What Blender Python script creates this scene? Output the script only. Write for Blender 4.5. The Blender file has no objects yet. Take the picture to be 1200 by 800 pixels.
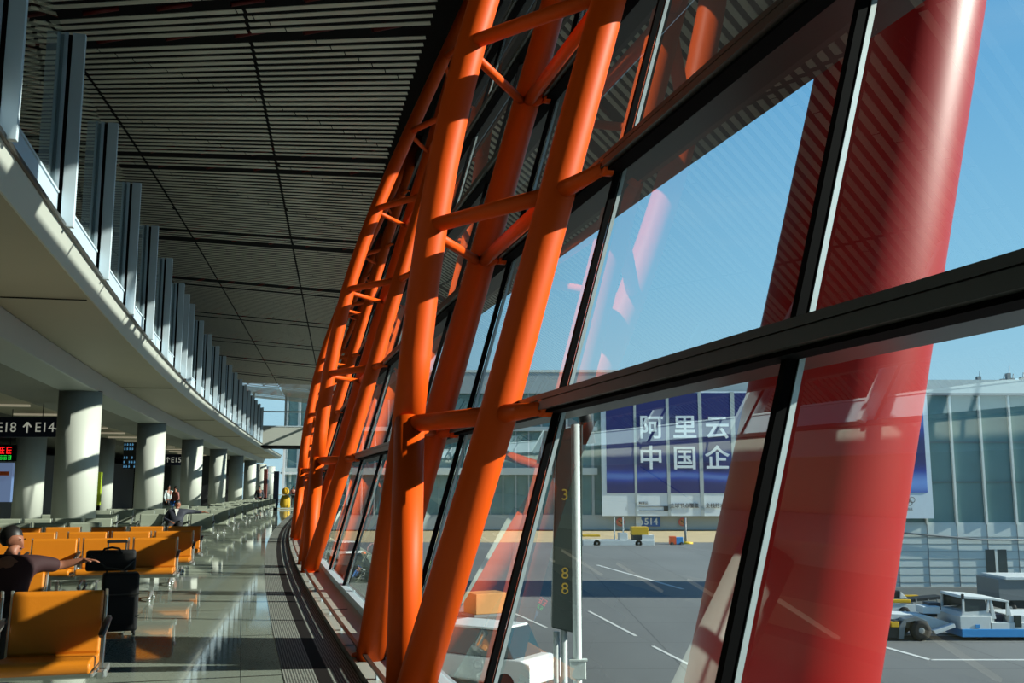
import bpy, math, random
from mathutils import Vector, Matrix
random.seed(7)
S = bpy.context.scene
COL = S.collection
PI = math.pi
EYE = 1.52
FPX = 1167.0
PITCH = math.atan(172.0 / FPX)
CP, SP = math.cos(PITCH), math.sin(PITCH)

# ------------------------------------------------------------------ plan of the curved hall
A0, B0, C0 = 1.178, -0.293, 0.0014
def base(u):
    if u < 35: return A0 + B0 * u + C0 * u * u, B0 + 2 * C0 * u
    s0 = B0 + 70 * C0; x0 = A0 + 35 * B0 + 35 * 35 * C0; d = u - 35
    return x0 + s0 * d + .00025 * d * d, s0 + .0005 * d
def C(u, o, z=0.0):
    x, s = base(u); L = math.hypot(1, s)
    return Vector((x + o / L, u - o * s / L, z))
def ang(u): return -math.atan(base(u)[1])
LEAN = 0.2724
KS = 1.2                      # the hall's wall, roof and upper floor are laid out at this scale about eye height
FZ = EYE - EYE / KS           # floor level in that layout
def KW(u, o, z=0.0):
    p = C(u, o / KS); return Vector((p.x * KS, p.y * KS, z))
GLZ = .085
def G(u, rel, z): return C(u, LEAN * z + rel, z)
def xat(y, o):
    u = y
    for _ in range(6): u += y - C(u, o).y
    return C(u, o).x
def ray(px, py):
    a = (px - 600) / FPX; b = (400 - py) / FPX
    return Vector((a, CP - b * SP, SP + b * CP))
def atY(px, py, Y):
    r = ray(px, py); k = Y / r.y
    return Vector((r.x * k, Y, EYE + r.z * k))
def atZ(px, py, z):
    r = ray(px, py); k = (z - EYE) / r.z
    return Vector((r.x * k, r.y * k, z))

# ------------------------------------------------------------------ materials
def srgb(r, g, b):
    f = lambda c: (c / 255 / 12.92) if c / 255 <= .04045 else ((c / 255 + .055) / 1.055) ** 2.4
    return (f(r), f(g), f(b), 1)
def new_mat(name):
    m = bpy.data.materials.new(name); m.use_nodes = True
    nt = m.node_tree; nt.nodes.clear()
    return m, nt
def mat(name, col, rough=.5, metal=0, var=.06, scale=6, bump=0, spec=.5, emit=None, estr=0, coat=0):
    m, nt = new_mat(name); N = nt.nodes; Lk = nt.links
    out = N.new('ShaderNodeOutputMaterial'); p = N.new('ShaderNodeBsdfPrincipled')
    Lk.new(p.outputs[0], out.inputs[0])
    c = srgb(*col)
    p.inputs['Roughness'].default_value = rough; p.inputs['Metallic'].default_value = metal
    p.inputs['Specular IOR Level'].default_value = spec
    p.inputs['Coat Weight'].default_value = coat; p.inputs['Coat Roughness'].default_value = .08
    tc = N.new('ShaderNodeTexCoord'); nz = N.new('ShaderNodeTexNoise'); nz.inputs['Scale'].default_value = scale
    nz.inputs['Detail'].default_value = 3
    Lk.new(tc.outputs['Object'], nz.inputs['Vector'])
    mx = N.new('ShaderNodeMix'); mx.data_type = 'RGBA'
    mx.inputs['A'].default_value = tuple(x * (1 - var) for x in c[:3]) + (1,)
    mx.inputs['B'].default_value = tuple(min(1, x * (1 + var)) for x in c[:3]) + (1,)
    Lk.new(nz.outputs['Fac'], mx.inputs['Factor']); Lk.new(mx.outputs['Result'], p.inputs['Base Color'])
    if bump:
        b = N.new('ShaderNodeBump'); b.inputs['Strength'].default_value = bump; b.inputs['Distance'].default_value = .01
        n2 = N.new('ShaderNodeTexNoise'); n2.inputs['Scale'].default_value = scale * 12
        Lk.new(tc.outputs['Object'], n2.inputs['Vector']); Lk.new(n2.outputs['Fac'], b.inputs['Height']); Lk.new(b.outputs[0], p.inputs['Normal'])
    if emit:
        p.inputs['Emission Color'].default_value = srgb(*emit); p.inputs['Emission Strength'].default_value = estr
    return m
def glass_mat(name, tint=(.86, .93, .91), ior=1.75, rough=0.0):
    m, nt = new_mat(name); N = nt.nodes; Lk = nt.links
    out = N.new('ShaderNodeOutputMaterial'); mix = N.new('ShaderNodeMixShader')
    tr = N.new('ShaderNodeBsdfTransparent'); gl = N.new('ShaderNodeBsdfGlossy'); fr = N.new('ShaderNodeFresnel')
    tr.inputs[0].default_value = tint + (1,); gl.inputs['Roughness'].default_value = rough
    gl.inputs['Color'].default_value = (.95, 1, .98, 1)
    # the same reflectance from both faces of the sheet
    geo = N.new('ShaderNodeNewGeometry'); mi = N.new('ShaderNodeMix'); mi.data_type = 'FLOAT'
    mi.inputs['A'].default_value = ior; mi.inputs['B'].default_value = 1 / ior
    fr.inputs['IOR'].default_value = ior
    # Fresnel already flips IOR on back faces, so undo that flip
    Lk.new(geo.outputs['Backfacing'], mi.inputs['Factor']); Lk.new(mi.outputs['Result'], fr.inputs['IOR'])
    Lk.new(fr.outputs[0], mix.inputs[0]); Lk.new(tr.outputs[0], mix.inputs[1]); Lk.new(gl.outputs[0], mix.inputs[2])
    Lk.new(mix.outputs[0], out.inputs[0])
    return m

M = {}
M['orange'] = mat('orange_paint', (222, 80, 6), .5, var=.04, scale=3, spec=.2)
M['redcol'] = mat('red_column_paint', (152, 12, 7), .42, var=.06, scale=1.2, spec=.3)
M['white'] = mat('white_plaster', (190, 192, 182), .55, var=.03, scale=2)
M['colwhite'] = mat('column_cladding', (184, 186, 176), .42, var=.03, scale=2)
M['soffit'] = mat('soffit_paint', (166, 158, 136), .6, var=.04, scale=1)
M['beam'] = mat('beam_cladding', (160, 166, 160), .45, var=.04, scale=1)
M['fin'] = mat('satin_aluminium', (208, 222, 230), .42, .25, var=.04, scale=2)
M['kick'] = mat('kick_panel_grey', (190, 208, 222), .45, .2, var=.05, scale=2)
M['gasket'] = mat('black_gasket', (8, 8, 9), .8, spec=.05)
M['alu_dark'] = mat('dark_aluminium', (64, 64, 60), .38, .35, var=.05, scale=3)
M['cap_sunlit'] = mat('sunlit_cap_edge', (190, 200, 200), .35, .4)  # pale colour carries the sunlight on the mullion cap edges
M['slat'] = mat('ceiling_slat', (226, 224, 206), .5, var=.06, scale=.6)
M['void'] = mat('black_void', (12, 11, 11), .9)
M['roofred'] = mat('roof_steel_red', (128, 34, 24), .5)
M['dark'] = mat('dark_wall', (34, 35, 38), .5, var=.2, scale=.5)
M['hall'] = mat('hall_ceiling', (120, 120, 108), .6)
M['stone'] = mat('sill_stone', (180, 180, 170), .3, var=.07, scale=14)
M['rail'] = mat('bronze_nosing', (88, 70, 62), .35, .5)
M['leather_o'] = mat('orange_leather', (200, 116, 22), .38, var=.05, scale=9, bump=.08)
M['leather_g'] = mat('grey_leather', (150, 155, 138), .4, var=.05, scale=9, bump=.08)
M['chrome'] = mat('cast_aluminium', (196, 200, 196), .28, .8, var=.05)
M['blackpl'] = mat('black_plastic', (18, 18, 19), .4)
M['fabric'] = mat('black_fabric', (9, 9, 11), .75, bump=.4, scale=20)
M['skin'] = mat('skin', (140, 88, 66), .5, var=.05)
M['hair'] = mat('black_hair', (16, 13, 12), .5)
M['maroon'] = mat('maroon_cotton', (44, 9, 13), .8, bump=.3, scale=15)
M['pinkred'] = mat('red_lining', (190, 48, 62), .7)
M['navy'] = mat('dark_jacket', (40, 42, 54), .75, bump=.3, scale=15)
M['shirt'] = mat('white_shirt', (232, 230, 224), .7)
M['trouser'] = mat('dark_trousers', (24, 24, 28), .8)
M['signblue'] = mat('sign_navy', (14, 20, 44), .35)
M['signtext'] = mat('sign_white_text', (205, 205, 195), .5, emit=(205, 205, 190), estr=.35)
M['conc'] = mat('apron_kerb', (160, 158, 150), .8)
M['facade'] = mat('white_facade_panel', (214, 222, 216), .45, var=.03, scale=.3)
M['facade_g'] = mat('grey_facade_panel', (170, 180, 180), .5, var=.03, scale=.3)
M['mull'] = mat('white_mullion', (222, 224, 216), .4)
M['tan'] = mat('dry_verge', (196, 172, 130), .9, var=.15, scale=.4)
M['vwhite'] = mat('vehicle_white', (222, 226, 222), .35)
M['vblue'] = mat('vehicle_blue', (62, 150, 214), .4)
M['vyellow'] = mat('vehicle_yellow', (226, 178, 30), .45)
M['vgrey'] = mat('vehicle_grey', (124, 128, 128), .5)
M['vdark'] = mat('vehicle_dark', (34, 36, 38), .5)
M['tyre'] = mat('tyre_rubber', (26, 26, 27), .8)
M['rim'] = mat('wheel_rim', (150, 152, 150), .4, .5)
M['winglass'] = mat('vehicle_glass', (50, 66, 68), .08, spec=.8)
M['wood'] = mat('cardboard_tan', (196, 140, 84), .8)
M['cone_o'] = mat('signal_orange', (232, 96, 40), .5)
M['signroad'] = mat('road_sign_blue', (38, 98, 176), .5)
M['signred'] = mat('road_sign_red', (206, 84, 78), .5)
M['polegrey'] = mat('galvanised_pole', (206, 214, 212), .45, .2)
M['boarddark'] = mat('display_board_green', (40, 52, 48), .3)
M['digits'] = mat('amber_digits', (196, 160, 60), .5)
M['pglass'] = glass_mat('facade_glass', (.79, .90, .90), 2.3)
M['bglass'] = glass_mat('balustrade_glass', (.82, .9, .9), 1.6)

def bldg_glass():
    m, nt = new_mat('teal_curtain_glass'); N = nt.nodes; Lk = nt.links
    out = N.new('ShaderNodeOutputMaterial'); mix = N.new('ShaderNodeMixShader'); mix.inputs[0].default_value = .3
    tr = N.new('ShaderNodeBsdfTransparent'); tr.inputs[0].default_value = (.42, .62, .6, 1)
    p = N.new('ShaderNodeBsdfPrincipled'); p.inputs['Base Color'].default_value = srgb(150, 192, 190); p.inputs['Roughness'].default_value = .12
    nz = N.new('ShaderNodeTexNoise'); nz.inputs['Scale'].default_value = .25; tcc = N.new('ShaderNodeTexCoord'); Lk.new(tcc.outputs['Object'], nz.inputs['Vector'])
    cr = N.new('ShaderNodeMapRange'); cr.inputs['To Min'].default_value = .35; cr.inputs['To Max'].default_value = .65
    Lk.new(nz.outputs['Fac'], cr.inputs['Value']); Lk.new(cr.outputs[0], mix.inputs[0])
    Lk.new(tr.outputs[0], mix.inputs[1]); Lk.new(p.outputs[0], mix.inputs[2]); Lk.new(mix.outputs[0], out.inputs[0])
    return m
M['tglass'] = bldg_glass()

def floor_mat():
    m, nt = new_mat('polished_granite'); N = nt.nodes; Lk = nt.links
    out = N.new('ShaderNodeOutputMaterial'); p = N.new('ShaderNodeBsdfPrincipled'); Lk.new(p.outputs[0], out.inputs[0])
    uv = N.new('ShaderNodeTexCoord'); sx = N.new('ShaderNodeSeparateXYZ'); Lk.new(uv.outputs['UV'], sx.inputs[0])
    def lines(sock, period, width, off=0):
        a = N.new('ShaderNodeMath'); a.operation = 'ADD'; a.inputs[1].default_value = off; Lk.new(sock, a.inputs[0])
        b = N.new('ShaderNodeMath'); b.operation = 'MODULO'; b.inputs[1].default_value = period; Lk.new(a.outputs[0], b.inputs[0])
        c = N.new('ShaderNodeMath'); c.operation = 'LESS_THAN'; c.inputs[1].default_value = width; Lk.new(b.outputs[0], c.inputs[0])
        return c.outputs[0]
    l1 = lines(sx.outputs['X'], 2.27, .035, 100 * 2.27 - 11.0 + 2.27); l2 = lines(sx.outputs['Y'], 1.2, .006, 60.0)
    mx = N.new('ShaderNodeMath'); mx.operation = 'MAXIMUM'; Lk.new(l1, mx.inputs[0]); Lk.new(l2, mx.inputs[1])
    vo = N.new('ShaderNodeTexVoronoi'); vo.inputs['Scale'].default_value = 130; Lk.new(uv.outputs['Object'], vo.inputs['Vector'])
    nz = N.new('ShaderNodeTexNoise'); nz.inputs['Scale'].default_value = .8; Lk.new(uv.outputs['Object'], nz.inputs['Vector'])
    rm = N.new('ShaderNodeValToRGB'); rm.color_ramp.elements[0].color = srgb(134, 142, 128); rm.color_ramp.elements[1].color = srgb(168, 174, 160)
    Lk.new(vo.outputs['Color'], rm.inputs[0])
    m2 = N.new('ShaderNodeMix'); m2.data_type = 'RGBA'; m2.blend_type = 'MULTIPLY'; m2.inputs['Factor'].default_value = .35
    Lk.new(rm.outputs[0], m2.inputs['A'])
    r2 = N.new('ShaderNodeValToRGB'); r2.color_ramp.elements[0].color = (.7, .7, .7, 1); Lk.new(nz.outputs['Fac'], r2.inputs[0]); Lk.new(r2.outputs[0], m2.inputs['B'])
    m3 = N.new('ShaderNodeMix'); m3.data_type = 'RGBA'; Lk.new(mx.outputs[0], m3.inputs['Factor']); Lk.new(m2.outputs['Result'], m3.inputs['A'])
    m3.inputs['B'].default_value = srgb(58, 60, 56); Lk.new(m3.outputs['Result'], p.inputs['Base Color'])
    p.inputs['Roughness'].default_value = .045; p.inputs['Specular IOR Level'].default_value = .8
    return m
M['floor'] = floor_mat()
def grate_mat():
    m, nt = new_mat('floor_grating'); N = nt.nodes; Lk = nt.links
    out = N.new('ShaderNodeOutputMaterial'); p = N.new('ShaderNodeBsdfPrincipled'); Lk.new(p.outputs[0], out.inputs[0])
    uv = N.new('ShaderNodeTexCoord'); sx = N.new('ShaderNodeSeparateXYZ'); Lk.new(uv.outputs['UV'], sx.inputs[0])
    def frac(sock, period, width):
        a = N.new('ShaderNodeMath'); a.operation = 'ADD'; a.inputs[1].default_value = 100; Lk.new(sock, a.inputs[0])
        b = N.new('ShaderNodeMath'); b.operation = 'MODULO'; b.inputs[1].default_value = period; Lk.new(a.outputs[0], b.inputs[0])
        c = N.new('ShaderNodeMath'); c.operation = 'LESS_THAN'; c.inputs[1].default_value = width; Lk.new(b.outputs[0], c.inputs[0])
        return c.outputs[0]
    a = frac(sx.outputs['Y'], .022, .013); b = frac(sx.outputs['X'], .05, .04)
    mu = N.new('ShaderNodeMath'); mu.operation = 'MULTIPLY'; Lk.new(a, mu.inputs[0]); Lk.new(b, mu.inputs[1])
    mx = N.new('ShaderNodeMix'); mx.data_type = 'RGBA'; mx.inputs['A'].default_value = srgb(150, 152, 143); mx.inputs['B'].default_value = srgb(48, 49, 47)
    Lk.new(mu.outputs[0], mx.inputs['Factor']); Lk.new(mx.outputs['Result'], p.inputs['Base Color'])
    p.inputs['Roughness'].default_value = .6; p.inputs['Specular IOR Level'].default_value = .2
    return m
M['grate'] = grate_mat()
M['grate_dark'] = mat('grating_channel', (34, 30, 29), .85, spec=.1)
def apron_mat():
    m, nt = new_mat('apron_asphalt'); N = nt.nodes; Lk = nt.links
    out = N.new('ShaderNodeOutputMaterial'); p = N.new('ShaderNodeBsdfPrincipled'); Lk.new(p.outputs[0], out.inputs[0])
    tc = N.new('ShaderNodeTexCoord'); nz = N.new('ShaderNodeTexNoise'); nz.inputs['Scale'].default_value = .09; nz.inputs['Detail'].default_value = 8
    mp = N.new('ShaderNodeMapping'); mp.inputs['Scale'].default_value = (1, .35, 1); Lk.new(tc.outputs['Object'], mp.inputs[0]); Lk.new(mp.outputs[0], nz.inputs['Vector'])
    r = N.new('ShaderNodeValToRGB'); r.color_ramp.elements[0].position = .3; r.color_ramp.elements[0].color = srgb(96, 97, 95); r.color_ramp.elements[1].position = .7; r.color_ramp.elements[1].color = srgb(122, 124, 121)
    Lk.new(nz.outputs['Fac'], r.inputs[0])
    br = N.new('ShaderNodeTexBrick'); br.inputs['Scale'].default_value = 1; br.inputs['Brick Width'].default_value = 6; br.inputs['Row Height'].default_value = 6; br.offset = 0
    br.inputs['Mortar Size'].default_value = .03; br.inputs['Color1'].default_value = (1, 1, 1, 1); br.inputs['Color2'].default_value = (.95, .95, .95, 1); br.inputs['Mortar'].default_value = (.55, .55, .55, 1)
    Lk.new(tc.outputs['Object'], br.inputs['Vector'])
    mx = N.new('ShaderNodeMix'); mx.data_type = 'RGBA'; mx.blend_type = 'MULTIPLY'; mx.inputs['Factor'].default_value = 1
    Lk.new(r.outputs[0], mx.inputs['A']); Lk.new(br.outputs['Color'], mx.inputs['B']); Lk.new(mx.outputs['Result'], p.inputs['Base Color'])
    p.inputs['Roughness'].default_value = .85
    return m
M['apron'] = apron_mat()
def banner_mat():
    m, nt = new_mat('blue_banner_print'); N = nt.nodes; Lk = nt.links
    out = N.new('ShaderNodeOutputMaterial'); p = N.new('ShaderNodeBsdfPrincipled'); Lk.new(p.outputs[0], out.inputs[0])
    tc = N.new('ShaderNodeTexCoord'); wv = N.new('ShaderNodeTexWave'); wv.bands_direction = 'Z'; wv.inputs['Scale'].default_value = .09; wv.inputs['Distortion'].default_value = 7; wv.inputs['Detail'].default_value = 3; wv.inputs['Detail Scale'].default_value = .3
    Lk.new(tc.outputs['Object'], wv.inputs['Vector'])
    sx = N.new('ShaderNodeSeparateXYZ'); Lk.new(tc.outputs['Object'], sx.inputs[0])
    mr = N.new('ShaderNodeMapRange'); mr.inputs['From Min'].default_value = 10; mr.inputs['From Max'].default_value = 3.5; Lk.new(sx.outputs['Z'], mr.inputs['Value'])
    pw = N.new('ShaderNodeMath'); pw.operation = 'POWER'; pw.inputs[1].default_value = 2.5; Lk.new(wv.outputs['Fac'], pw.inputs[0])
    mu = N.new('ShaderNodeMath'); mu.operation = 'MULTIPLY'; Lk.new(pw.outputs[0], mu.inputs[0]); Lk.new(mr.outputs[0], mu.inputs[1])
    r = N.new('ShaderNodeValToRGB'); r.color_ramp.elements[0].color = srgb(30, 36, 104); r.color_ramp.elements[1].color = srgb(120, 160, 226)
    e = r.color_ramp.elements.new(.4); e.color = srgb(40, 66, 160)
    Lk.new(mu.outputs[0], r.inputs[0]); Lk.new(r.outputs[0], p.inputs['Base Color']); p.inputs['Roughness'].default_value = .5
    return m
M['banner'] = banner_mat()
M['bannerwhite'] = mat('banner_white_print', (222, 232, 236), .5)
M['bannertext'] = mat('banner_grey_text', (70, 76, 84), .6)
M['paint'] = mat('road_paint_white', (205, 205, 198), .7)
M['led_red'] = mat('led_red', (60, 0, 0), .5, emit=(255, 30, 30), estr=1.2)
M['led_green'] = mat('led_green', (0, 50, 10), .5, emit=(40, 230, 70), estr=1.0)
M['screen'] = mat('poster_screen', (60, 80, 110), .4, emit=(140, 165, 210), estr=.35)
M['lamp'] = mat('lamp_strip', (200, 200, 180), .5, emit=(255, 240, 205), estr=.22)
M['skylight_glow'] = mat('skylight_glow_cell', (60, 110, 150), .4, emit=(110, 180, 225), estr=.5)  # emission imitates daylight through the skylight cells
M['poster_red'] = mat('poster_brown_red', (120, 62, 54), .6)
M['yellow'] = mat('yellow_plush', (214, 160, 16), .7)
M['limegreen'] = mat('lime_panel', (130, 150, 20), .6, emit=(130, 150, 20), estr=.12)

# ------------------------------------------------------------------ mesh helper
LAST = [None]
class MB:
    def __init__(s): s.v = []; s.f = []; s.sm = []; s.uv = {}
    def quad(s, *idx, smooth=False): s.f.append(idx); s.sm.append(smooth)
    def box(s, lo, hi, mtx=None):
        b = len(s.v)
        for z in (lo[2], hi[2]):
            for x, y in ((lo[0], lo[1]), (hi[0], lo[1]), (hi[0], hi[1]), (lo[0], hi[1])):
                p = Vector((x, y, z)); s.v.append(mtx @ p if mtx else p)
        for q in ((0, 3, 2, 1), (4, 5, 6, 7), (0, 1, 5, 4), (1, 2, 6, 5), (2, 3, 7, 6), (3, 0, 4, 7)): s.quad(*[b + i for i in q])
        return s
    def bar(s, p, q, w, h, up=Vector((0, 0, 1))):
        p, q = Vector(p), Vector(q); d = q - p; L = d.length; y = d.normalized()
        x = y.cross(up)
        if x.length < 1e-4: x = Vector((1, 0, 0))
        x.normalize(); z = x.cross(y)
        m = Matrix((x, y, z)).transposed().to_4x4(); m.translation = p
        return s.box((-w / 2, 0, -h / 2), (w / 2, L, h / 2), m)
    def tube(s, pts, rad, n=16, caps=True, mtx=None):
        pts = [Vector(p) for p in pts]; k = len(pts)
        if not hasattr(rad, '__len__'): rad = [rad] * k
        b = len(s.v); up = None
        for i, p in enumerate(pts):
            d = (pts[min(i + 1, k - 1)] - pts[max(i - 1, 0)]).normalized()
            if up is None: up = Vector((0, 0, 1)) if abs(d.z) < .9 else Vector((0, 1, 0))
            x = d.cross(up).normalized(); yv = x.cross(d).normalized(); up = yv
            for j in range(n):
                a = 2 * PI * j / n; q = p + (x * math.cos(a) + yv * math.sin(a)) * rad[i]
                s.v.append(mtx @ q if mtx else q)
        for i in range(k - 1):
            for j in range(n):
                j2 = (j + 1) % n
                s.quad(b + i * n + j, b + i * n + j2, b + (i + 1) * n + j2, b + (i + 1) * n + j, smooth=True)
        if caps:
            s.quad(*[b + j for j in range(n)][::-1]); s.quad(*[b + (k - 1) * n + j for j in range(n)])
        return s
    def lathe(s, prof, c=(0, 0, 0), n=24, mtx=None):
        b = len(s.v); c = Vector(c)
        for r, z in prof:
            for j in range(n):
                a = 2 * PI * j / n; q = c + Vector((r * math.cos(a), r * math.sin(a), z)); s.v.append(mtx @ q if mtx else q)
        for i in range(len(prof) - 1):
            for j in range(n):
                j2 = (j + 1) % n; s.quad(b + i * n + j, b + i * n + j2, b + (i + 1) * n + j2, b + (i + 1) * n + j, smooth=True)
        s.quad(*[b + j for j in range(n)][::-1]); s.quad(*[b + (len(prof) - 1) * n + j for j in range(n)])
        return s
    def prism(s, prof, x0, x1, mtx=None, smooth=False):
        # profile in (y,z), extruded along x
        b = len(s.v); n = len(prof)
        for x in (x0, x1):
            for y, z in prof:
                q = Vector((x, y, z)); s.v.append(mtx @ q if mtx else q)
        for i in range(n):
            j = (i + 1) % n; s.quad(b + i, b + j, b + n + j, b + n + i, smooth=smooth)
        s.quad(*[b + i for i in range(n)][::-1]); s.quad(*[b + n + i for i in range(n)])
        return s
    def sweep(s, prof, us, closed=True, smooth=False):
        # profile in (off, z), swept along the hall's curve
        b = len(s.v); n = len(prof)
        for u in us:
            for o, z in prof: s.v.append(C(u, o, z))
        for i in range(len(us) - 1):
            for j in range(n if closed else n - 1):
                k = (j + 1) % n
                s.quad(b + i * n + j, b + i * n + k, b + (i + 1) * n + k, b + (i + 1) * n + j, smooth=smooth)
        if closed:
            s.quad(*[b + j for j in range(n)][::-1]); s.quad(*[b + (len(us) - 1) * n + j for j in range(n)])
        return s
    def build(s, name, m, parent=None, bevel=0, seg=2, kind=None, sub=0):
        if parent is not None and getattr(parent, 'type', '') == 'EMPTY' or (parent is not None and parent.parent is not None):
            pass
        me = bpy.data.meshes.new(name); me.from_pydata([tuple(v) for v in s.v], [], s.f); me.update()
        me.polygons.foreach_set('use_smooth', s.sm)
        me.materials.append(M[m] if isinstance(m, str) else m)
        o = bpy.data.objects.new(name, me); COL.objects.link(o)
        if parent is not None: o.parent = parent
        if bevel:
            md = o.modifiers.new('Bevel', 'BEVEL'); md.width = bevel; md.segments = seg; md.limit_method = 'ANGLE'; md.angle_limit = .6
        if sub:
            md = o.modifiers.new('Sub', 'SUBSURF'); md.levels = sub; md.render_levels = sub
        if kind: o['kind'] = kind
        LAST[0] = o
        return o
def tag(o, label, cat, group=None):
    o['label'] = label; o['category'] = cat
    if group: o['group'] = group
    return o
def thing(name, label, cat, loc=(0, 0, 0), rz=0, group=None):
    o = bpy.data.objects.new(name, None); COL.objects.link(o); o.location = loc; o.rotation_euler = (0, 0, rz)
    o.empty_display_size = .2
    return tag(o, label, cat, group)
def copy_tree(o):
    c = o.copy(); COL.objects.link(c)
    for ch in list(o.children):
        k = ch.copy(); COL.objects.link(k); k.parent = c
        for g in list(ch.children):
            q = g.copy(); COL.objects.link(q); q.parent = k
    return c
def text_mesh(name, body, size, m, mtx, parent=None, depth=.004, align='CENTER', bold=0.0):
    cu = bpy.data.curves.new(name, 'FONT'); cu.body = body; cu.size = size; cu.extrude = depth; cu.align_x = align; cu.align_y = 'CENTER'
    cu.resolution_u = 4; cu.offset = bold
    o = bpy.data.objects.new(name, cu); COL.objects.link(o)
    bpy.context.view_layer.update()
    me = bpy.data.meshes.new_from_object(o.evaluated_get(bpy.context.evaluated_depsgraph_get()))
    bpy.data.objects.remove(o); me.transform(mtx); me.materials.clear(); me.materials.append(M[m])
    ob = bpy.data.objects.new(name, me); COL.objects.link(ob)
    if parent is not None: ob.parent = parent
    return ob
def frange(a, b, st):
    n = max(1, int(round((b - a) / st))); return [a + (b - a) * i / n for i in range(n + 1)]
def facing(loc, rz=0):  # text upright, readable from -Y
    return Matrix.Translation(loc) @ Matrix.Rotation(rz, 4, 'Z') @ Matrix.Rotation(PI / 2, 4, 'X')

U0, U1 = -13.0, 90.0
US = frange(U0, U1, 1.0)

# ------------------------------------------------------------------ floor
def strip(name, o0, o1, z, m):
    me = bpy.data.meshes.new(name); v = []; f = []; uvs = []
    us = frange(U0, U1, .8); os_ = [o0, o1]
    for u in us:
        for o in os_: v.append(tuple(KW(u, o, z)))
    for i in range(len(us) - 1): f.append((2 * i, 2 * i + 1, 2 * i + 3, 2 * i + 2))
    me.from_pydata(v, [], f); l = me.uv_layers.new(name='UVMap')
    for p in me.polygons:
        for li in p.loop_indices:
            vi = me.loops[li].vertex_index; l.data[li].uv = (us[vi // 2] * KS, os_[vi % 2])
    me.materials.append(M[m]); o = bpy.data.objects.new(name, me); COL.objects.link(o); o['kind'] = 'structure'
    return o
fl = strip('floor', -20.4, -.262, 0, 'floor'); fl2 = strip('floor_under_sill', -.262, .3, -.004, 'stone')
gr1 = strip('floor_grating', -.86, -.60, .004, 'grate')
gr2 = strip('floor_grating', -.49, -.262, .004, 'grate')
gr3 = strip('floor_channel', -.60, -.49, .005, 'grate_dark')
# slab edge and outer wall below the glass
MB().sweep([(-17, .243), (-17, -.2), (.02, -.2), (-.6, -4.6), (-.2, -4.6), (.30, -.2), (.30, .30), (.19, .30), (.19, .243)], US).build('wall_below_glass', 'facade_g', kind='structure')
# sill ledge and its slim foot rail
MB().sweep([(-.215, FZ + .002), (-.215, .300), (.2, .306), (.2, FZ + .002)], US).build('trim_sill_top', 'stone', kind='structure')
MB().sweep([(-.165, .342), (-.165, .358), (-.135, .358), (-.135, .342)], US).build('trim_sill_rail', 'rail', kind='structure')
mb = MB()
for u in frange(U0 + .5, 70, 1.135):
    m4 = Matrix.Translation(C(u, -.15, 0)) @ Matrix.Rotation(ang(u), 4, 'Z'); mb.box((-.008, -.03, .30), (.008, .03, .345), m4)
mb.build('trim_sill_bracket', 'fin', kind='structure')
mb = MB()
for u in frange(U0 + .5, 70, 2.27):
    m4 = Matrix.Translation(C(u, 0, 0)) @ Matrix.Rotation(ang(u), 4, 'Z'); mb.box((-.21, -.006, .301), (.05, .006, .3075), m4)
mb.build('trim_sill_joint', 'void', kind='structure')
MB().sweep([(.13, .303), (.13, .38), (.23, .38), (.23, .303)], US).build('trim_glazing_base', 'fin', kind='structure')

# ------------------------------------------------------------------ glass wall
MU = [2.98 + 2.275 * k for k in range(-7, 38)]
MU = [u for u in MU if U0 <= u <= U1]
ZT = [.37] + [1.985 + 1.385 * k for k in range(7)]   # transom axes
ZTOP = 9.6
for i in range(len(MU) - 1):
    a, b = MU[i], MU[i + 1]; mb = MB()
    zs = ZT[:]
    for k in range(len(zs)):
        z0 = zs[k]; z1 = zs[k + 1] if k + 1 < len(zs) else ZTOP
        if z1 - z0 < .2: continue
        i0 = len(mb.v); mb.v += [G(a, GLZ, z0), G(b, GLZ, z0), G(b, GLZ, z1), G(a, GLZ, z1)]; mb.quad(i0, i0 + 1, i0 + 2, i0 + 3)
    mb.build('window_%d' % (i + 1), 'pglass', kind='structure')
for i, u in enumerate(MU):
    t = Vector((math.sin(-ang(u)), math.cos(ang(u)), 0)); n = Vector((t.y, -t.x, 0))
    p0, p1 = G(u, GLZ - .024, .32), G(u, GLZ - .024, ZTOP)
    mb = MB(); mb.bar(p0, p1, .036, .032, up=n); mb.build('trim_mullion_%d' % (i + 1), 'gasket', kind='structure')
    mb = MB(); mb.bar(p0 + n * .034, p1 + n * .034, .03, .012, up=n)
    mb.build('trim_mullion_cap_%d' % (i + 1), 'gasket', kind='structure')
    mb = MB(); mb.bar(p0 + n * .037 - t * .018, p1 + n * .037 - t * .018, .006, .02, up=n)  # pale strip paints the sunlit return edge of the cap
    mb.build('trim_mullion_sunlit_edge_%d' % (i + 1), 'cap_sunlit', kind='structure')
for k, z in enumerate(ZT[1:]):
    def P(rel, dz): return (LEAN * (z + dz) + rel + GLZ, z + dz)
    def seg(name, pr, m):
        MB().sweep(pr, MU).build(name, m, kind='structure')
    seg('trim_transom_%d' % (k + 1), [P(-.135, .045), P(-.135, .012), P(-.125, .012), P(-.125, .006), P(-.135, .006), P(-.135, -.045), P(-.005, -.045), P(-.005, .045)], 'alu_dark')
    seg('trim_transom_shade_%d' % (k + 1), [P(-.10, -.045), P(-.10, -.062), P(-.004, -.062), P(-.004, -.045)], 'gasket')  # black strip paints the shadow gap along the transom underside
    dp, th = (.36, .075) if k < 3 else (.10, .02)
    seg('trim_sunshade_%d' % (k + 1), [P(.012, -.02), P(dp, -.02), P(dp + .02, 0), P(dp, th), P(.012, th)], 'alu_dark')
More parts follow.
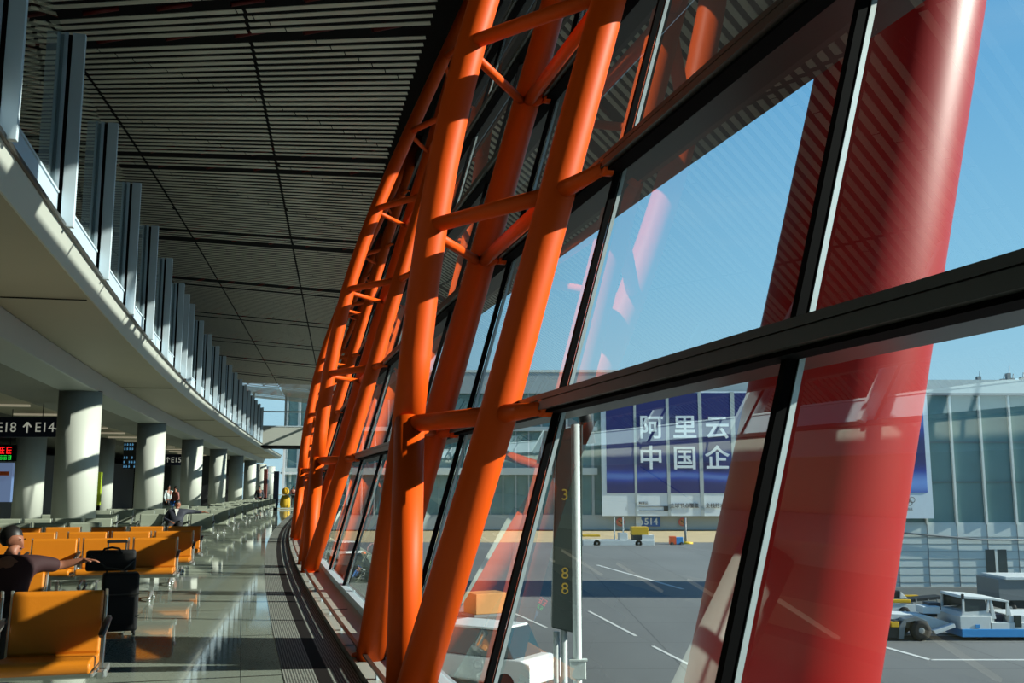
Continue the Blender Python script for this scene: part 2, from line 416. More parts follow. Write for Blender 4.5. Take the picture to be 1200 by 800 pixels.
MB().sweep([(LEAN * ZTOP, ZTOP), (LEAN * ZTOP, ZTOP + .3), (LEAN * ZTOP + .2, ZTOP + .3), (LEAN * ZTOP + .2, ZTOP)], US).build('trim_head', 'alu_dark', kind='structure')

# ------------------------------------------------------------------ trusses
NODE = [1.95 + 1.385 * k for k in range(6)]
IN = {0: -.50, 1: -.75, 2: -.86, 3: -.80, 4: -.62, 5: -.42}
def truss(uc, label, n=18):
    root = thing('steel_truss', label, 'truss', C(uc, 0, .306), 0, 'orange trusses along the glass wall')
    inv = Matrix.Translation(-root.location)
    def tb(name, pts, r, m='orange', nn=None):
        q = MB(); q.tube(pts, r, nn or n, mtx=inv); return q.build(name, m, root)
    R = .112; ztop = 10.45
    near = [G(uc - .85, -.16, .306)] + [G(uc - .97, -.13, z) for z in NODE] + [G(uc - .97, -.13, ztop)]
    far = [G(uc + .85, -.16, .306)] + [G(uc + .97, -.13, z) for z in NODE] + [G(uc + .97, -.13, ztop)]
    tb('outer_chord', near, R); tb('outer_chord', far, R)
    inner = [G(uc, IN[k], z) for k, z in enumerate(NODE)] + [G(uc, -.28, 9.9), G(uc, -.22, ztop)]
    sm = []
    for i in range(len(inner) - 1):
        for t in (0, .33, .66): sm.append(inner[i].lerp(inner[i + 1], t))
    sm.append(inner[-1])
    for _ in range(3): sm = [sm[0]] + [(sm[i - 1] + sm[i] * 2 + sm[i + 1]) / 4 for i in range(1, len(sm) - 1)] + [sm[-1]]
    tb('inner_chord', sm, R * .98)
    for s in (-1, 1):
        tb('leg', [G(uc + s * .03, IN[0], NODE[0] + .02), G(uc + s * .70, -.18, .31)], R * .92)
    jb = G(uc, IN[0], NODE[0] + .01); q = MB()
    q.lathe([(R * math.cos(a_), R * math.sin(a_)) for a_ in [-PI / 2 + PI * i_ / 10 for i_ in range(11)]], c=inv @ jb, n=n); q.build('joint', 'orange', root)
    for s in (-.85, .85):
        q = MB(); m4 = inv @ Matrix.Translation(G(uc + s, -.16, .306)) @ Matrix.Rotation(ang(uc), 4, 'Z'); q.lathe([(.135, 0), (.135, .012)], mtx=m4); q.build('base_plate', 'orange', root)
    for k, z in enumerate(NODE):
        r = .052
        tb('rung', [G(uc, IN[k], z), G(uc - .97, -.13, z)], r if k else .058)
        tb('strut', [G(uc, IN[k], z - .03), G(uc + .97, -.13, z)], .036)
        if k: tb('tie', [G(uc + .97, -.13, z), G(uc - .97, -.13, z)], .05)
        for s in (-1, 1):
            um = uc + s * 1.135 - .37 if False else min(MU, key=lambda q: abs(q - (uc + s * 1.1)))
            tb('bracket', [G(uc + s * .97, -.13, z), G(um, -.02, z)], [.06, .035])
            q = MB(); q.lathe([(.075, -.06), (.085, 0), (.075, .06)], mtx=inv @ Matrix.Translation(G(um, -.02, z)), n=10) if False else q.tube([G(um, -.04, z), G(um, .02, z)], .05, 10, mtx=inv)
            q.build('clamp', 'orange', root)
    return root
ords = ['truss behind the camera position, standing beside the nearest sill', 'nearest orange steel truss whose two fat feet stand on the sill in front',
        'second orange steel truss from the camera, left of the big nearest one', 'third orange steel truss from the camera along the glass wall',
        'fourth orange steel truss from the camera along the glass wall', 'fifth orange steel truss from the camera along the glass wall',
        'sixth orange steel truss from the camera, far down the hall', 'seventh orange steel truss, farthest one visible at the hall end']
for k in range(7):
    truss(6.75 + 9.08 * (k - 1), ords[k] if k else 'orange steel truss beside the camera, just outside the left of the frame', 20 if k < 3 else 12)

# ------------------------------------------------------------------ red column outside
pb, pt = atY(914, 800, 9.3), atY(1063, 0, 9.3)
dv = (pt - pb) / (pt.z - pb.z)
q = MB(); pts = []; rs = []
loc = pb + dv * (-4.7 - pb.z)
for i in range(16):
    z = -4.7 + i * (11.2 + 4.7) / 15; p = pb + dv * (z - pb.z); pts.append(p - loc); rs.append(.83 - (z + .5) * .0157)
q.tube(pts, rs, 48)
rc = thing('leaning_column', 'huge leaning red round column outside the glass at the right', 'column', loc)
q.build('shaft', 'redcol', rc)
q = MB(); q.tube([Vector((0, 0, 0)), dv * .25], [1.35, 1.3], 40); q.build('plinth', 'conc', rc)

# ------------------------------------------------------------------ ceiling
def zc(x, y):
    m = .065 if y < 15.7 else -.1 + .165 * math.exp((15.7 - y) / 9)
    return 9.5 + m * (x + .26 * y)
def in_gap(y):
    for k in range(-4, 11):
        for c in (15.6, 16.8):
            if abs(y - (c + 7.7 * k)) < (.19 if k <= 0 else .16): return True
    return False
def seams_at(y):
    r = []
    for k in range(-3, 8): r.append((-4.46 - .168 * (y - 15.5) - 3.28 * k, .07))
    for k in range(-30, 40):
        x = -4.89 + (y - 15.5 - 4.75 * k) * .83
        if -30 < x < 6: r.append((x, .022))
    return sorted(r)
mb = MB(); y = -12.5; bars = []
while y < 88.5:
    if not in_gap(y):
        x0 = xat(y, -17.5); x1 = xat(y, 1.8); cur = x0
        for sx_, w in seams_at(y) + [(x1 + 1, 0)]:
            e = min(sx_ - w / 2, x1)
            if e - cur > .05 and cur < x1:
                n = max(1, int((e - cur) / 4))
                za, zb = zc(cur, y), zc(e, y)
                i0 = len(mb.v)
                for X, Z in ((cur, za), (e, zb)):
                    for dy, dz in ((-.064, 0), (.064, 0), (.064, .012), (-.064, .012)): mb.v.append(Vector((X, y + dy, Z + dz)))
                for q4 in ((0, 1, 5, 4), (1, 2, 6, 5), (2, 3, 7, 6), (3, 0, 4, 7), (0, 3, 2, 1), (4, 5, 6, 7)): mb.quad(*[i0 + j for j in q4])
            if sx_ + w / 2 > cur: cur = sx_ + w / 2
            if cur >= x1: break
    y += .262
mb.build('ceiling', 'slat', kind='structure')
# roof steel glimpsed through the wide gaps
mb = MB()
for k in range(-4, 11):
    for c in (15.6, 16.8):
        yy = c + 7.7 * k
        if -12 < yy < 90:
            xa, xb = xat(yy, -17), xat(yy, 2.2)
            y2 = yy + .5 * yy / 8.0
            x = xa
            while x < xb - 1:
                mb.tube([(x, y2 - .1, zc(x, yy) + .5), (x + .5, y2 + .2, zc(x, yy) + .75)], .045, 6); x += 1.3
mb.build('trim_roof_steel', 'roofred', kind='structure')
mb = MB()
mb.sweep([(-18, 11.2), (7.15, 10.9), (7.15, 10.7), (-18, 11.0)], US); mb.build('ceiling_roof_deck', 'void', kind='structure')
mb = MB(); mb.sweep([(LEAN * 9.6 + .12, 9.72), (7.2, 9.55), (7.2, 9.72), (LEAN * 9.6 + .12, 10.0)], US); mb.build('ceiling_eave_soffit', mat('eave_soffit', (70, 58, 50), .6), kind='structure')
MB().sweep([(7.2, 9.5), (7.3, 9.5), (7.3, 11.0), (7.2, 11.0)], US).build('trim_eave_fascia', 'facade_g', kind='structure')
# small drop of the roof deck over the glass
# ------------------------------------------------------------------ mezzanine
MU2 = frange(U0, 84, 1.0)
MB().sweep([(-3.05, 3.95), (-2.93, 4.19), (-3.02, 4.21), (-3.2, 4.21), (-3.2, 4.0)], MU2).build('trim_mezzanine_fascia', 'white', kind='structure')
MB().sweep([(-2.90, 4.192), (-2.90, 4.235), (-3.12, 4.235), (-3.12, 4.192)], MU2).build('trim_mezzanine_ledge', 'alu_dark', kind='structure')
MB().sweep([(-3.06, 3.96), (-3.2, 4.1), (-9.5, 4.1), (-9.5, 3.93), (-4.2, 3.93)], MU2).build('ceiling_mezzanine_soffit', 'soffit', kind='structure')
MB().sweep([(-4.27, 3.93), (-4.40, 3.6), (-5.15, 3.6), (-5.25, 3.93)], MU2).build('trim_ring_beam', 'beam', kind='structure', bevel=.02)
MB().sweep([(-5.15, 3.62), (-6.6, 3.62), (-6.6, 3.7), (-5.15, 3.7)], MU2).build('ceiling_hall_band', 'hall', kind='structure')
MB().sweep([(-9.5, 3.7), (-17.0, 3.7), (-17.0, 4.1), (-9.5, 4.1)], MU2).build('ceiling_lower_hall', 'hall', kind='structure')
mb = MB()
for u in frange(2, 82, 10.75):
    mb.bar(C(u + .05, -3.1, 3.935), C(u + .05, -4.3, 3.925), .025, .012)
mb.build('trim_soffit_joint', 'void', kind='structure')
for k, u in enumerate([12.05 + 10.75 * j for j in range(7)]):
    for d in (0, 3.6, 7.2):
        p = C(u + d, -7.6, 3.86); q = C(u + d, -9.0, 3.86)
        t = MB(); t.bar(p, q, .14, .06); tag(t.build('linear_lamp', 'lamp'), 'slim linear ceiling lamp in the dark lower hall', 'lamp', 'slim lamps of the lower hall ceiling')
# wide back wall of the lower hall, end walls
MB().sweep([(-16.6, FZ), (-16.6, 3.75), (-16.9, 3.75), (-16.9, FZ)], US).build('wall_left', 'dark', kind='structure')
MB().sweep([(-17.4, 4.1), (-17.4, 11), (-17.6, 11), (-17.6, 4.1)], US).build('wall_upper_left', 'facade_g', kind='structure')
cbk = [C(U0, -17.6), C(U0, 4)]
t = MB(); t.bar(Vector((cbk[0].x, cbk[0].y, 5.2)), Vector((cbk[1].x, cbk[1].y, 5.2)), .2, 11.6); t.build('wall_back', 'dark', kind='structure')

# balustrade
bal = thing('glass_balustrade', 'tall glass balustrade with grey aluminium fins along the upper floor edge', 'balustrade', C(13.4, -3, 4.2))
inv = Matrix.Translation(-bal.location)
FU = [10.8 + 2.6 * k for k in range(-8, 29)]
FU = [u for u in FU if u < 61] + [25.1]
for u in sorted(FU):
    m4 = inv @ Matrix.Translation(C(u, 0, 0)) @ Matrix.Rotation(ang(u), 4, 'Z')
    fin_ = MB().box((-2.96, -.035, 4.2), (-2.83, .035, 6.32), m4).build('fin', 'fin', bal, bevel=.006 if u < 30 else 0)
    MB().box((-3.0, -.02, 4.25), (-2.965, .02, 6.30), m4).build('fin_web', 'gasket', fin_)
    MB().box((-3.11, -.03, 4.25), (-3.0, .03, 6.32), m4).build('fin_glass', 'kick', fin_)
fs = sorted(FU)
for a, b in zip(fs[:-1], fs[1:]):
    if b - a < .5: continue
    for nm, o0, o1, z0, z1, mm in (('kick_panel', -3.04, -3.0, 4.24, 4.55, 'kick'), ('panel_rail', -3.05, -2.985, 4.55, 4.575, 'fin')):
        q = MB(); q.sweep([(o0, z0), (o1, z0), (o1, z1), (o0, z1)], [a + .04, b - .04]); q.v = [inv @ p for p in q.v]; q.build(nm, mm, bal)
    q = MB(); q.v = [inv @ C(a + .04, -3.02, 4.58), inv @ C(b - .04, -3.02, 4.58), inv @ C(b - .04, -3.02, 6.25), inv @ C(a + .04, -3.02, 6.25)]; q.quad(0, 1, 2, 3)
    q.build('glass_pane', 'bglass', bal)

# ------------------------------------------------------------------ columns
cn = ['nearest', 'second', 'third', 'fourth', 'fifth', 'sixth', 'seventh', 'eighth']
def column(u, off, label, grp):
    r = thing('round_column', label, 'column', C(u, off, FZ), 0, grp)
    MB().lathe([(.445, 0), (.445, 3.61 - FZ)], n=40).build('shaft', 'colwhite', r)
    MB().lathe([(.46, 0), (.46, .12)], n=40).build('base_ring', 'fin', r)
    MB().lathe([(.44, 3.60 - FZ), (.44, 3.62 - FZ)], n=40).build('shadow_gap', 'gasket', r)
for k in range(6): column(22.8 + 10.72 * k, -4.78, '%s white round column counted along the front row behind the seats' % cn[k], 'front row of white columns')
for k in range(2): column(22.8 + 10.72 * (k + 6), -4.78, '%s white round column, small at the far end of the front row' % cn[k + 6], 'front row of white columns')
for k in range(5): column(33.5 + 10.75 * k, -8.4, '%s column counted along the shaded back row in the lower hall' % cn[k], 'back row of columns')
column(12.08, -4.78, 'white round column left of the frame beside the near seats', 'front row of white columns')

# ------------------------------------------------------------------ seating
PIT = .66
def seat_meshes(col):
    d = {}
    L = M['leather_' + col]
    prof = [(-.50, .36), (-.515, .39), (-.51, .425), (-.48, .445), (-.30, .44), (-.10, .42), (0, .425), (0, .37), (-.12, .355), (-.40, .365)]
    q = MB(); q.prism(prof, -.29, .29); d['seat'] = q.build('seat', L, bevel=.014, seg=3)
    bp = [(-.035, .40), (.0, .385), (.045, .60), (.085, .80), (.075, .825), (.045, .83), (.02, .81), (-.015, .60), (-.05, .44)]
    q = MB(); q.prism(bp, -.285, .285); d['backrest'] = q.build('backrest', L, bevel=.014, seg=3)
    for sx in (-1, 1):
        q = MB(); x0, x1 = sorted((sx * .288, sx * .308))
        q.prism([(-.46, .335), (-.46, .36), (-.05, .355), (0, .40), (.045, .60), (.085, .79), (.075, .835), (.10, .83), (.115, .79), (.07, .58), (.03, .33)], x0, x1)
        d['side_frame%d' % sx] = q.build('side_frame', 'chrome', bevel=.004)
    return d
def base_parts():
    d = {}
    q = MB(); q.tube([(0, .02, .64), (0, -.10, .63), (0, -.34, .585), (0, -.36, .57)], [.02, .023, .022, .014], 8); d['armrest'] = q.build('armrest', 'blackpl')
    q = MB(); q.prism([(-.30, .36), (-.27, .36), (-.22, .56), (.0, .61), (.03, .66), (-.01, .66), (-.05, .63), (-.26, .59), (-.30, .40)], -.013, .013); q.box((-.02, -.33, .30), (.02, .04, .345)); d['arm_bracket'] = q.build('arm_bracket', 'chrome', bevel=.004)
    q = MB()
    q.bar((0, -.2, .31), (0, -.2, .07), .05, .05); q.tube([(0, -.50, .025), (0, -.40, .06), (0, -.2, .10), (0, 0, .06), (0, .10, .025)], [.018, .024, .03, .024, .018], 8)
    q.lathe([(.03, 0), (.03, .02)], c=(0, -.5, 0), n=10); q.lathe([(.03, 0), (.03, .02)], c=(0, .1, 0), n=10)
    d['leg'] = q.build('leg', 'chrome')
    return d
SEATP = {'o': seat_meshes('o'), 'g': seat_meshes('g')}; BASEP = base_parts()
BEAM = {}
def bench(u, off, n, colr, label, group=None, flip=False):
    """off = right-hand end; the row runs to the left, seats face the camera"""
    r = thing('seat_bench', label, 'seats', C(u, off, 0), ang(u), group)
    def part(src, x):
        o = src.copy(); COL.objects.link(o); o.parent = r; o.location = (x, 0, 0); return o
    for i in range(n):
        x = -.05 - PIT * (i + .5)
        c = colr[i] if len(colr) > 1 else colr
        for k in SEATP[c]: part(SEATP[c][k], x)
    for i in range(n + 1):
        for k in ('armrest', 'arm_bracket'): part(BASEP[k], -.05 - PIT * i)
    for i in range(n):
        if i % 2 == 0 or i == n - 1: part(BASEP['leg'], -.05 - PIT * (i + .5))
    if n not in BEAM:
        q = MB(); q.box((-.08 - PIT * n, -.235, .29), (-.02, -.165, .345)); BEAM[n] = q.build('beam', 'chrome', bevel=.008); BEAM[n].parent = r
    else:
        o = BEAM[n].copy(); COL.objects.link(o); o.parent = r
    if flip: r.rotation_euler = (0, 0, ang(u) + PI)
    return r
bench(7.5, -1.83, 3, 'o', 'orange leather seat row at the bottom left corner, closest to the camera')
bench(9.3, -2.53, 3, 'o', 'shaded orange seat row that the man in maroon sits on')
AO, AI = 'orange seat rows at the aisle', 'orange seat rows away from the aisle'
bench(14.9, -1.86, 3, 'o', 'sunlit orange seat row just behind the black suitcase', AO)
bench(14.9, -3.95, 4, 'o', 'orange seat row left of the suitcase handle, half in shadow', AI)
bench(17.06, -1.79, 3, 'o', 'second sunlit orange seat row behind the suitcase at the aisle', AO)
bench(17.06, -3.88, 4, 'o', 'orange seat row behind the head of the man in maroon', AI)
bench(19.2, -1.80, 3, 'o', 'orange seat row in front of the man in the dark jacket, last of the aisle', AO)
bench(19.2, -3.89, 4, 'o', 'rearmost orange seat row in front of the nearest white column', AI)
bench(21.6, -3.95, 4, 'g', 'grey seat row right behind the rearmost orange seats, near the first column')
bench(24.6, -4.2, 4, 'g', 'grey seat row at the foot of the nearest white column')
GA = 'grey seat rows at the aisle'; GB = 'grey seat rows left of the column line'
bench(28.3, -2.2, 3, 'g', 'grey seat row that the man in the dark jacket sits on', GA)
rowsU = [33.3, 35.6, 39.5, 41.8, 46.1, 48.4, 52.4, 54.7, 58.9, 61.2, 65.4]
nth = ['first', 'second', 'third', 'fourth', 'fifth', 'sixth', 'seventh', 'eighth', 'ninth', 'tenth', 'eleventh', 'twelfth']
for k, u in enumerate(rowsU):
    bench(u, -2.15, 3, 'g', 'grey seat row, %s one behind the man in the dark jacket along the aisle' % nth[k], GA)
for k, u in enumerate([28.3, 33.3, 35.6, 41.8]):
    bench(u, -4.45 if k else -4.7, 3, 'g', 'grey seat row left of the aisle rows, %s counted away from the camera' % nth[k], GB)
for d in list(SEATP.values()) + [BASEP]:
    for o in d.values(): bpy.data.objects.remove(o)

# ------------------------------------------------------------------ people
def skin_mesh(name, joints, edges, m, parent, sub=2, root=0):
    """joints: name -> (xyz, radius); grown with a Skin modifier, then baked to a mesh"""
    names = list(joints); me = bpy.data.meshes.new(name)
    me.from_pydata([joints[k][0] for k in names], [(names.index(a), names.index(b)) for a, b in edges], [])
    o = bpy.data.objects.new(name, me); COL.objects.link(o)
    sk = o.modifiers.new('Skin', 'SKIN'); sk.use_smooth_shade = True
    lay = me.skin_vertices[0] if me.skin_vertices else None
    if lay is None:
        bpy.context.view_layer.objects.active = o; bpy.ops.mesh.customdata_skin_add(); lay = me.skin_vertices[0]
    for i, k in enumerate(names):
        r = joints[k][1]; lay.data[i].radius = r if hasattr(r, '__len__') else (r, r); lay.data[i].use_root = (i == root)
    o.modifiers.new('Sub', 'SUBSURF').levels = sub; o.modifiers['Sub'].render_levels = sub
    bpy.context.view_layer.update()
    nm = bpy.data.meshes.new_from_object(o.evaluated_get(bpy.context.evaluated_depsgraph_get()))
    bpy.data.objects.remove(o)
    nm.materials.clear(); nm.materials.append(M[m]); nm.name = name
    for p in nm.polygons: p.use_smooth = True
    ob = bpy.data.objects.new(name, nm); COL.objects.link(ob); ob.parent = parent
    return ob
def chain(*n): return list(zip(n[:-1], n[1:]))
def V(*a): return tuple(a)
def hand(J, E, wrist, d, side, pre, curl=.35, palm_n=(0, -1, 0)):
    """adds palm, five fingers; d = pointing direction, side = across the palm towards the thumb"""
    w = Vector(J[wrist][0]); d = Vector(d).normalized(); s = Vector(side).normalized(); n = Vector(palm_n).normalized()
    J[pre + 'palm'] = (tuple(w + d * .05), (.034, .016)); E.append((wrist, pre + 'palm'))
    for i, L in enumerate((.070, .080, .074, .058)):
        b = w + d * .088 + s * (.030 - i * .020); k = pre + 'f%d' % i
        J[k + 'a'] = (tuple(b), .0095); J[k + 'b'] = (tuple(b + d * L * .5 + n * L * curl * .35), .0085); J[k + 'c'] = (tuple(b + d * L * .85 + n * L * curl * 1.0), .0075)
        E += [(pre + 'palm', k + 'a'), (k + 'a', k + 'b'), (k + 'b', k + 'c')]
    t = w + d * .035 + s * .036; J[pre + 'ta'] = (tuple(t), .012); J[pre + 'tb'] = (tuple(t + d * .035 + s * .022 + n * .008), .010); J[pre + 'tc'] = (tuple(t + d * .062 + s * .026 + n * .02), .0085)
    E += [(pre + 'palm', pre + 'ta'), (pre + 'ta', pre + 'tb'), (pre + 'tb', pre + 'tc')]
def head_parts(r, hc, rz, tilt=0):
    """hair, ears and nose set on the head (head centre hc, turned by rz; 0 = facing -y)"""
    m4 = Matrix.Translation(hc) @ Matrix.Rotation(rz, 4, 'Z') @ Matrix.Rotation(tilt, 4, 'X')
    def ell(q, c, rx, ry, rzz, n=14, k=9, zmin=-1):
        pr = []
        for i in range(k + 1):
            a = -PI / 2 + PI * i / k; pr.append((max(.001, math.cos(a)), math.sin(a)))
        b = len(q.v); q.lathe(pr, n=n)
        for i in range(b, len(q.v)):
            p = q.v[i]; q.v[i] = m4 @ Vector((c[0] + p.x * rx, c[1] + p.y * ry, max(c[2] + p.z * rzz, zmin)))
    q = MB(); ell(q, (0, .022, .03), .083, .098, .100, zmin=-.045); q.build('hair', 'hair', r)
    q = MB(); ell(q, (-.03, -.088, .012), .009, .006, .006); ell(q, (.03, -.088, .012), .009, .006, .006); q.build('eyes', 'gasket', r)
    q = MB(); ell(q, (0, -.094, -.058), .020, .006, .006); q.build('mouth', 'poster_red', r)
def seated(label, u, off, armR, armL, head_rz, top, trousers, skinname='skin', loc=None, lap=True):
    r = thing('person', label, 'person', C(u, off, 0), ang(u))
    hc = Vector((0, .10, 1.08)); hr = Matrix.Rotation(head_rz, 3, 'Z')
    f = hr @ Vector((0, -1, 0))
    J = {'pel': ((0, -.10, .53), (.15, .11)), 'waist': ((0, -.06, .66), (.135, .10)), 'chest': ((0, -.02, .82), (.155, .105)), 'neck0': ((0, .02, .95), (.055, .055)), 'neck': (tuple(Vector((0, .045, 1.0)) + f * .01), (.05, .05)),
         'jaw': (tuple(hc + Vector((0, 0, -.065)) + f * .03), (.052, .062)), 'face': (tuple(hc + Vector((0, 0, -.01)) + f * .012), (.070, .085)), 'crown': (tuple(hc + Vector((0, 0, .065))), (.062, .075)),
         'nose': (tuple(hc + Vector((0, 0, -.022)) + f * .098), (.011, .012))}
    E = chain('pel', 'waist', 'chest', 'neck0', 'neck', 'jaw', 'face', 'crown') + [('face', 'nose')]
    ear = hr @ Vector((1, 0, 0))
    for s, nm in ((-1, 'eL'), (1, 'eR')):
        J[nm] = (tuple(hc + ear * s * .080 + Vector((0, 0, -.012))), (.012, .02)); E.append(('face', nm))
    for s, nm in ((-1, 'L'), (1, 'R')):
        J['hip' + nm] = ((s * .095, -.12, .53), .085); J['kn' + nm] = ((s * .13, -.53, .53), .062); J['an' + nm] = ((s * .13, -.58, .10), .04); J['toe' + nm] = ((s * .14, -.74, .045), (.045, .03))
        E += chain('pel', 'hip' + nm, 'kn' + nm, 'an' + nm, 'toe' + nm)
        arm = armL if s < 0 else armR
        J['sh' + nm] = ((s * .185, .0, .90), .055); J['el' + nm] = (arm[0], .042); J['wr' + nm] = (arm[1], .028)
        E += chain('chest', 'sh' + nm, 'el' + nm, 'wr' + nm)
        hand(J, E, 'wr' + nm, arm[2], arm[3], nm + 'h', palm_n=arm[4])
    skin_mesh('body', J, E, 'skin', r, sub=2)
    T = {k: (J[k][0], tuple(x * 1.22 + .012 for x in (J[k][1] if hasattr(J[k][1], '__len__') else (J[k][1],) * 2))) for k in ('pel', 'waist', 'chest', 'neck0', 'shL', 'shR', 'elL', 'elR')}
    EE = chain('pel', 'waist', 'chest', 'neck0') + chain('chest', 'shL', 'elL') + chain('chest', 'shR', 'elR')
    for nm, arm in (('L', armL), ('R', armR)):
        if top[1]:
            T['cf' + nm] = (tuple(Vector(J['el' + nm][0]).lerp(Vector(J['wr' + nm][0]), .9)), .04); EE.append(('el' + nm, 'cf' + nm))
    skin_mesh('jacket' if top[1] else 'shirt', T, EE, top[0], r)
    T = {k: (J[k][0], tuple(x * 1.12 + .012 for x in (J[k][1] if hasattr(J[k][1], '__len__') else (J[k][1],) * 2))) for k in ('pel', 'hipL', 'hipR', 'knL', 'knR', 'anL', 'anR')}
    skin_mesh('trousers', T, chain('pel', 'hipL', 'knL', 'anL') + chain('pel', 'hipR', 'knR', 'anR'), trousers, r)
    for s in (-1, 1):
        q = MB(); q.tube([(s * .13, -.55, .05), (s * .135, -.64, .045), (s * .145, -.76, .035), (s * .147, -.80, .03)], [.045, .048, .042, .025], 12); q.build('shoe', 'blackpl', r)
    head_parts(r, hc, head_rz)
    return r
p1 = seated('man in maroon shirt on the phone, one arm along the seat backs', 9.3, -2.90,
            (( .38, .14, .86), (.54, .13, .90), (1, 0, .05), (0, -1, .1), (0, 0, -1)), ((-.30, -.22, .76), (-.135, -.02, 1.00), (.05, .05, 1), (.3, -1, 0), (1, 0, 0)), 1.15, ('maroon', False), 'trouser')
q = MB(); q.box((-.012, -.035, -.07), (.0, .035, .07), Matrix.Translation((-.095, .03, 1.06))); ph = q.build('phone', 'blackpl'); ph.parent = None
ph.location = C(9.3, -2.90); ph.rotation_euler = (0, 0, ang(9.3)); tag(ph, 'black phone held to the ear of the man in maroon', 'phone')
q = MB(); q.prism([(-.19, .50), (-.175, .62), (-.16, .66), (-.15, .60), (-.16, .50)], -.08, .08); q.build('shirt_hem', 'pinkred', p1)
p2 = seated('man in dark jacket over white shirt with one arm along grey seats', 28.3, -3.24,
            ((.42, .13, .88), (.68, .12, .87), (1, 0, -.05), (0, -1, 0), (0, 0, -1)), ((-.30, -.05, .68), (-.12, -.30, .62), (.6, -.8, -.1), (.6, .6, 0), (0, 0, -1)), .1, ('navy', True), 'trouser')
q = MB(); q.prism([(-.135, .78), (-.13, .97), (-.05, .99), (-.05, .78)], -.012, .012)
q = MB(); b = 0; q.v = [Vector(v) for v in ((-.055, -.10, .965), (.055, -.10, .965), (0, -.155, .78), (-.05, -.06, .965), (.05, -.06, .965), (0, -.12, .78))]
for f_ in ((0, 2, 1), (3, 4, 5), (0, 1, 4, 3), (1, 2, 5, 4), (2, 0, 3, 5)): q.quad(*f_)
q.build('shirt_front', 'shirt', p2)

def standing(label, loc, rz, topm, botm, h=1.7):
    r = thing('person', label, 'person', loc, rz); k = h / 1.7
    def s_(a, rr): return (tuple(x * k for x in a), rr)
    J = {'pel': s_((0, 0, .92), (.14, .10)), 'waist': s_((0, 0, 1.1), (.12, .09)), 'chest': s_((0, 0, 1.3), (.15, .1)), 'neck': s_((0, 0, 1.46), .05), 'head': s_((0, -.01, 1.58), (.07, .085)), 'top': s_((0, 0, 1.65), (.05, .06))}
    E = chain('pel', 'waist', 'chest', 'neck', 'head', 'top')
    for s in (-1, 1):
        n = 'L' if s < 0 else 'R'
        J['h' + n] = s_((s * .09, 0, .88), .085); J['k' + n] = s_((s * .1, -.03 * s, .48), .06); J['a' + n] = s_((s * .1, .02, .07), .04); J['t' + n] = s_((s * .11, -.14, .035), (.04, .028))
        J['s' + n] = s_((s * .18, 0, 1.38), .05); J['e' + n] = s_((s * .24, .02, 1.1), .04); J['w' + n] = s_((s * .22, -.12, .9), .028); J['p' + n] = s_((s * .21, -.17, .84), (.03, .016))
        E += chain('pel', 'h' + n, 'k' + n, 'a' + n, 't' + n) + chain('chest', 's' + n, 'e' + n, 'w' + n, 'p' + n)
    skin_mesh('body', J, E, 'skin', r, sub=1)
    up = lambda keys, f=1.15: {q_: (J[q_][0], tuple(x * f + .01 for x in (J[q_][1] if hasattr(J[q_][1], '__len__') else (J[q_][1],) * 2))) for q_ in keys}
    skin_mesh('coat', up(('pel', 'waist', 'chest', 'sL', 'sR', 'eL', 'eR', 'wL', 'wR')), chain('pel', 'waist', 'chest', 'sL', 'eL', 'wL') + chain('chest', 'sR', 'eR', 'wR'), topm, r, sub=1)
    skin_mesh('trousers', up(('pel', 'hL', 'hR', 'kL', 'kR', 'aL', 'aR')), chain('pel', 'hL', 'kL', 'aL') + chain('pel', 'hR', 'kR', 'aR'), botm, r, sub=1)
    q = MB(); q.lathe([(.04, -.06), (.075, -.02), (.085, .04), (.06, .09), (.01, .11)], c=(0, .015, 1.6 * k), n=12); q.build('hair', 'hair', r)
    return r
standing('person in dark coat standing beyond the last grey seats, left of the rail', atZ(303, 572 + 1.52 * 1167 / 60., 0), .3, 'navy', 'trouser')
standing('person in grey clothes standing in the lower hall between the columns', atZ(196, 572 + 1.52 * 1167 / 47., 0), 1.0, 'facade_g', 'trouser')
standing('person in blue jeans standing in the lower hall left of the dark jacket man', atZ(204, 572 + 1.52 * 1167 / 46., 0), -.6, 'poster_red', 'signroad', 1.62)
standing('small person in red standing at the far end behind the glass rail', atZ(343, 572 + 1.52 * 1167 / 84., 0), .5, 'poster_red', 'trouser')
standing('small person in white standing at the far end behind the glass rail', atZ(348, 572 + 1.52 * 1167 / 83., 0), -.5, 'shirt', 'trouser', 1.6)

# ------------------------------------------------------------------ luggage
u_ = 9.9
lp = atZ(138, 744, 0)
sc_ = thing('suitcase', 'black upright suitcase with raised handle standing beside the seats', 'suitcase', lp, ang(u_) + .15)
MB().box((-.18, -.13, .05), (.18, .13, .64)).build('shell', 'fabric', sc_, bevel=.03, seg=3)
MB().box((-.15, -.155, .12), (.15, -.12, .40)).build('front_pocket', 'fabric', sc_, bevel=.02, seg=3)
q = MB(); q.tube([(-.14, .08, .62), (-.14, .08, .95)], .009, 8); q.tube([(.04, .08, .62), (.04, .08, .95)], .009, 8); ht_ = q.build('handle_tube', 'alu_dark', sc_)
MB().box((-.155, .065, .945), (.055, .095, .975)).build('handle_grip', 'blackpl', ht_, bevel=.008)
for sx in (-1, 1):
    for sy in (-1, 1):
        MB().tube([(sx * .15 - .012, sy * .10, .028), (sx * .15 + .012, sy * .10, .028)], .028, 14).build('wheel', 'tyre', sc_)
for i in range(2):
    MB().box((-.185, -.136, .20 + .22 * i), (.185, -.128, .212 + .22 * i)).build('zip', 'alu_dark', sc_)
bg = thing('travel_bag', 'black soft bag lying across the top of the black suitcase', 'bag', lp + Vector((-.09, -.05, .645)), ang(u_) + .1)
pr = [(-.14, .02), (-.15, .10), (-.12, .19), (-.05, .235), (.05, .235), (.12, .19), (.14, .10), (.13, .02)]
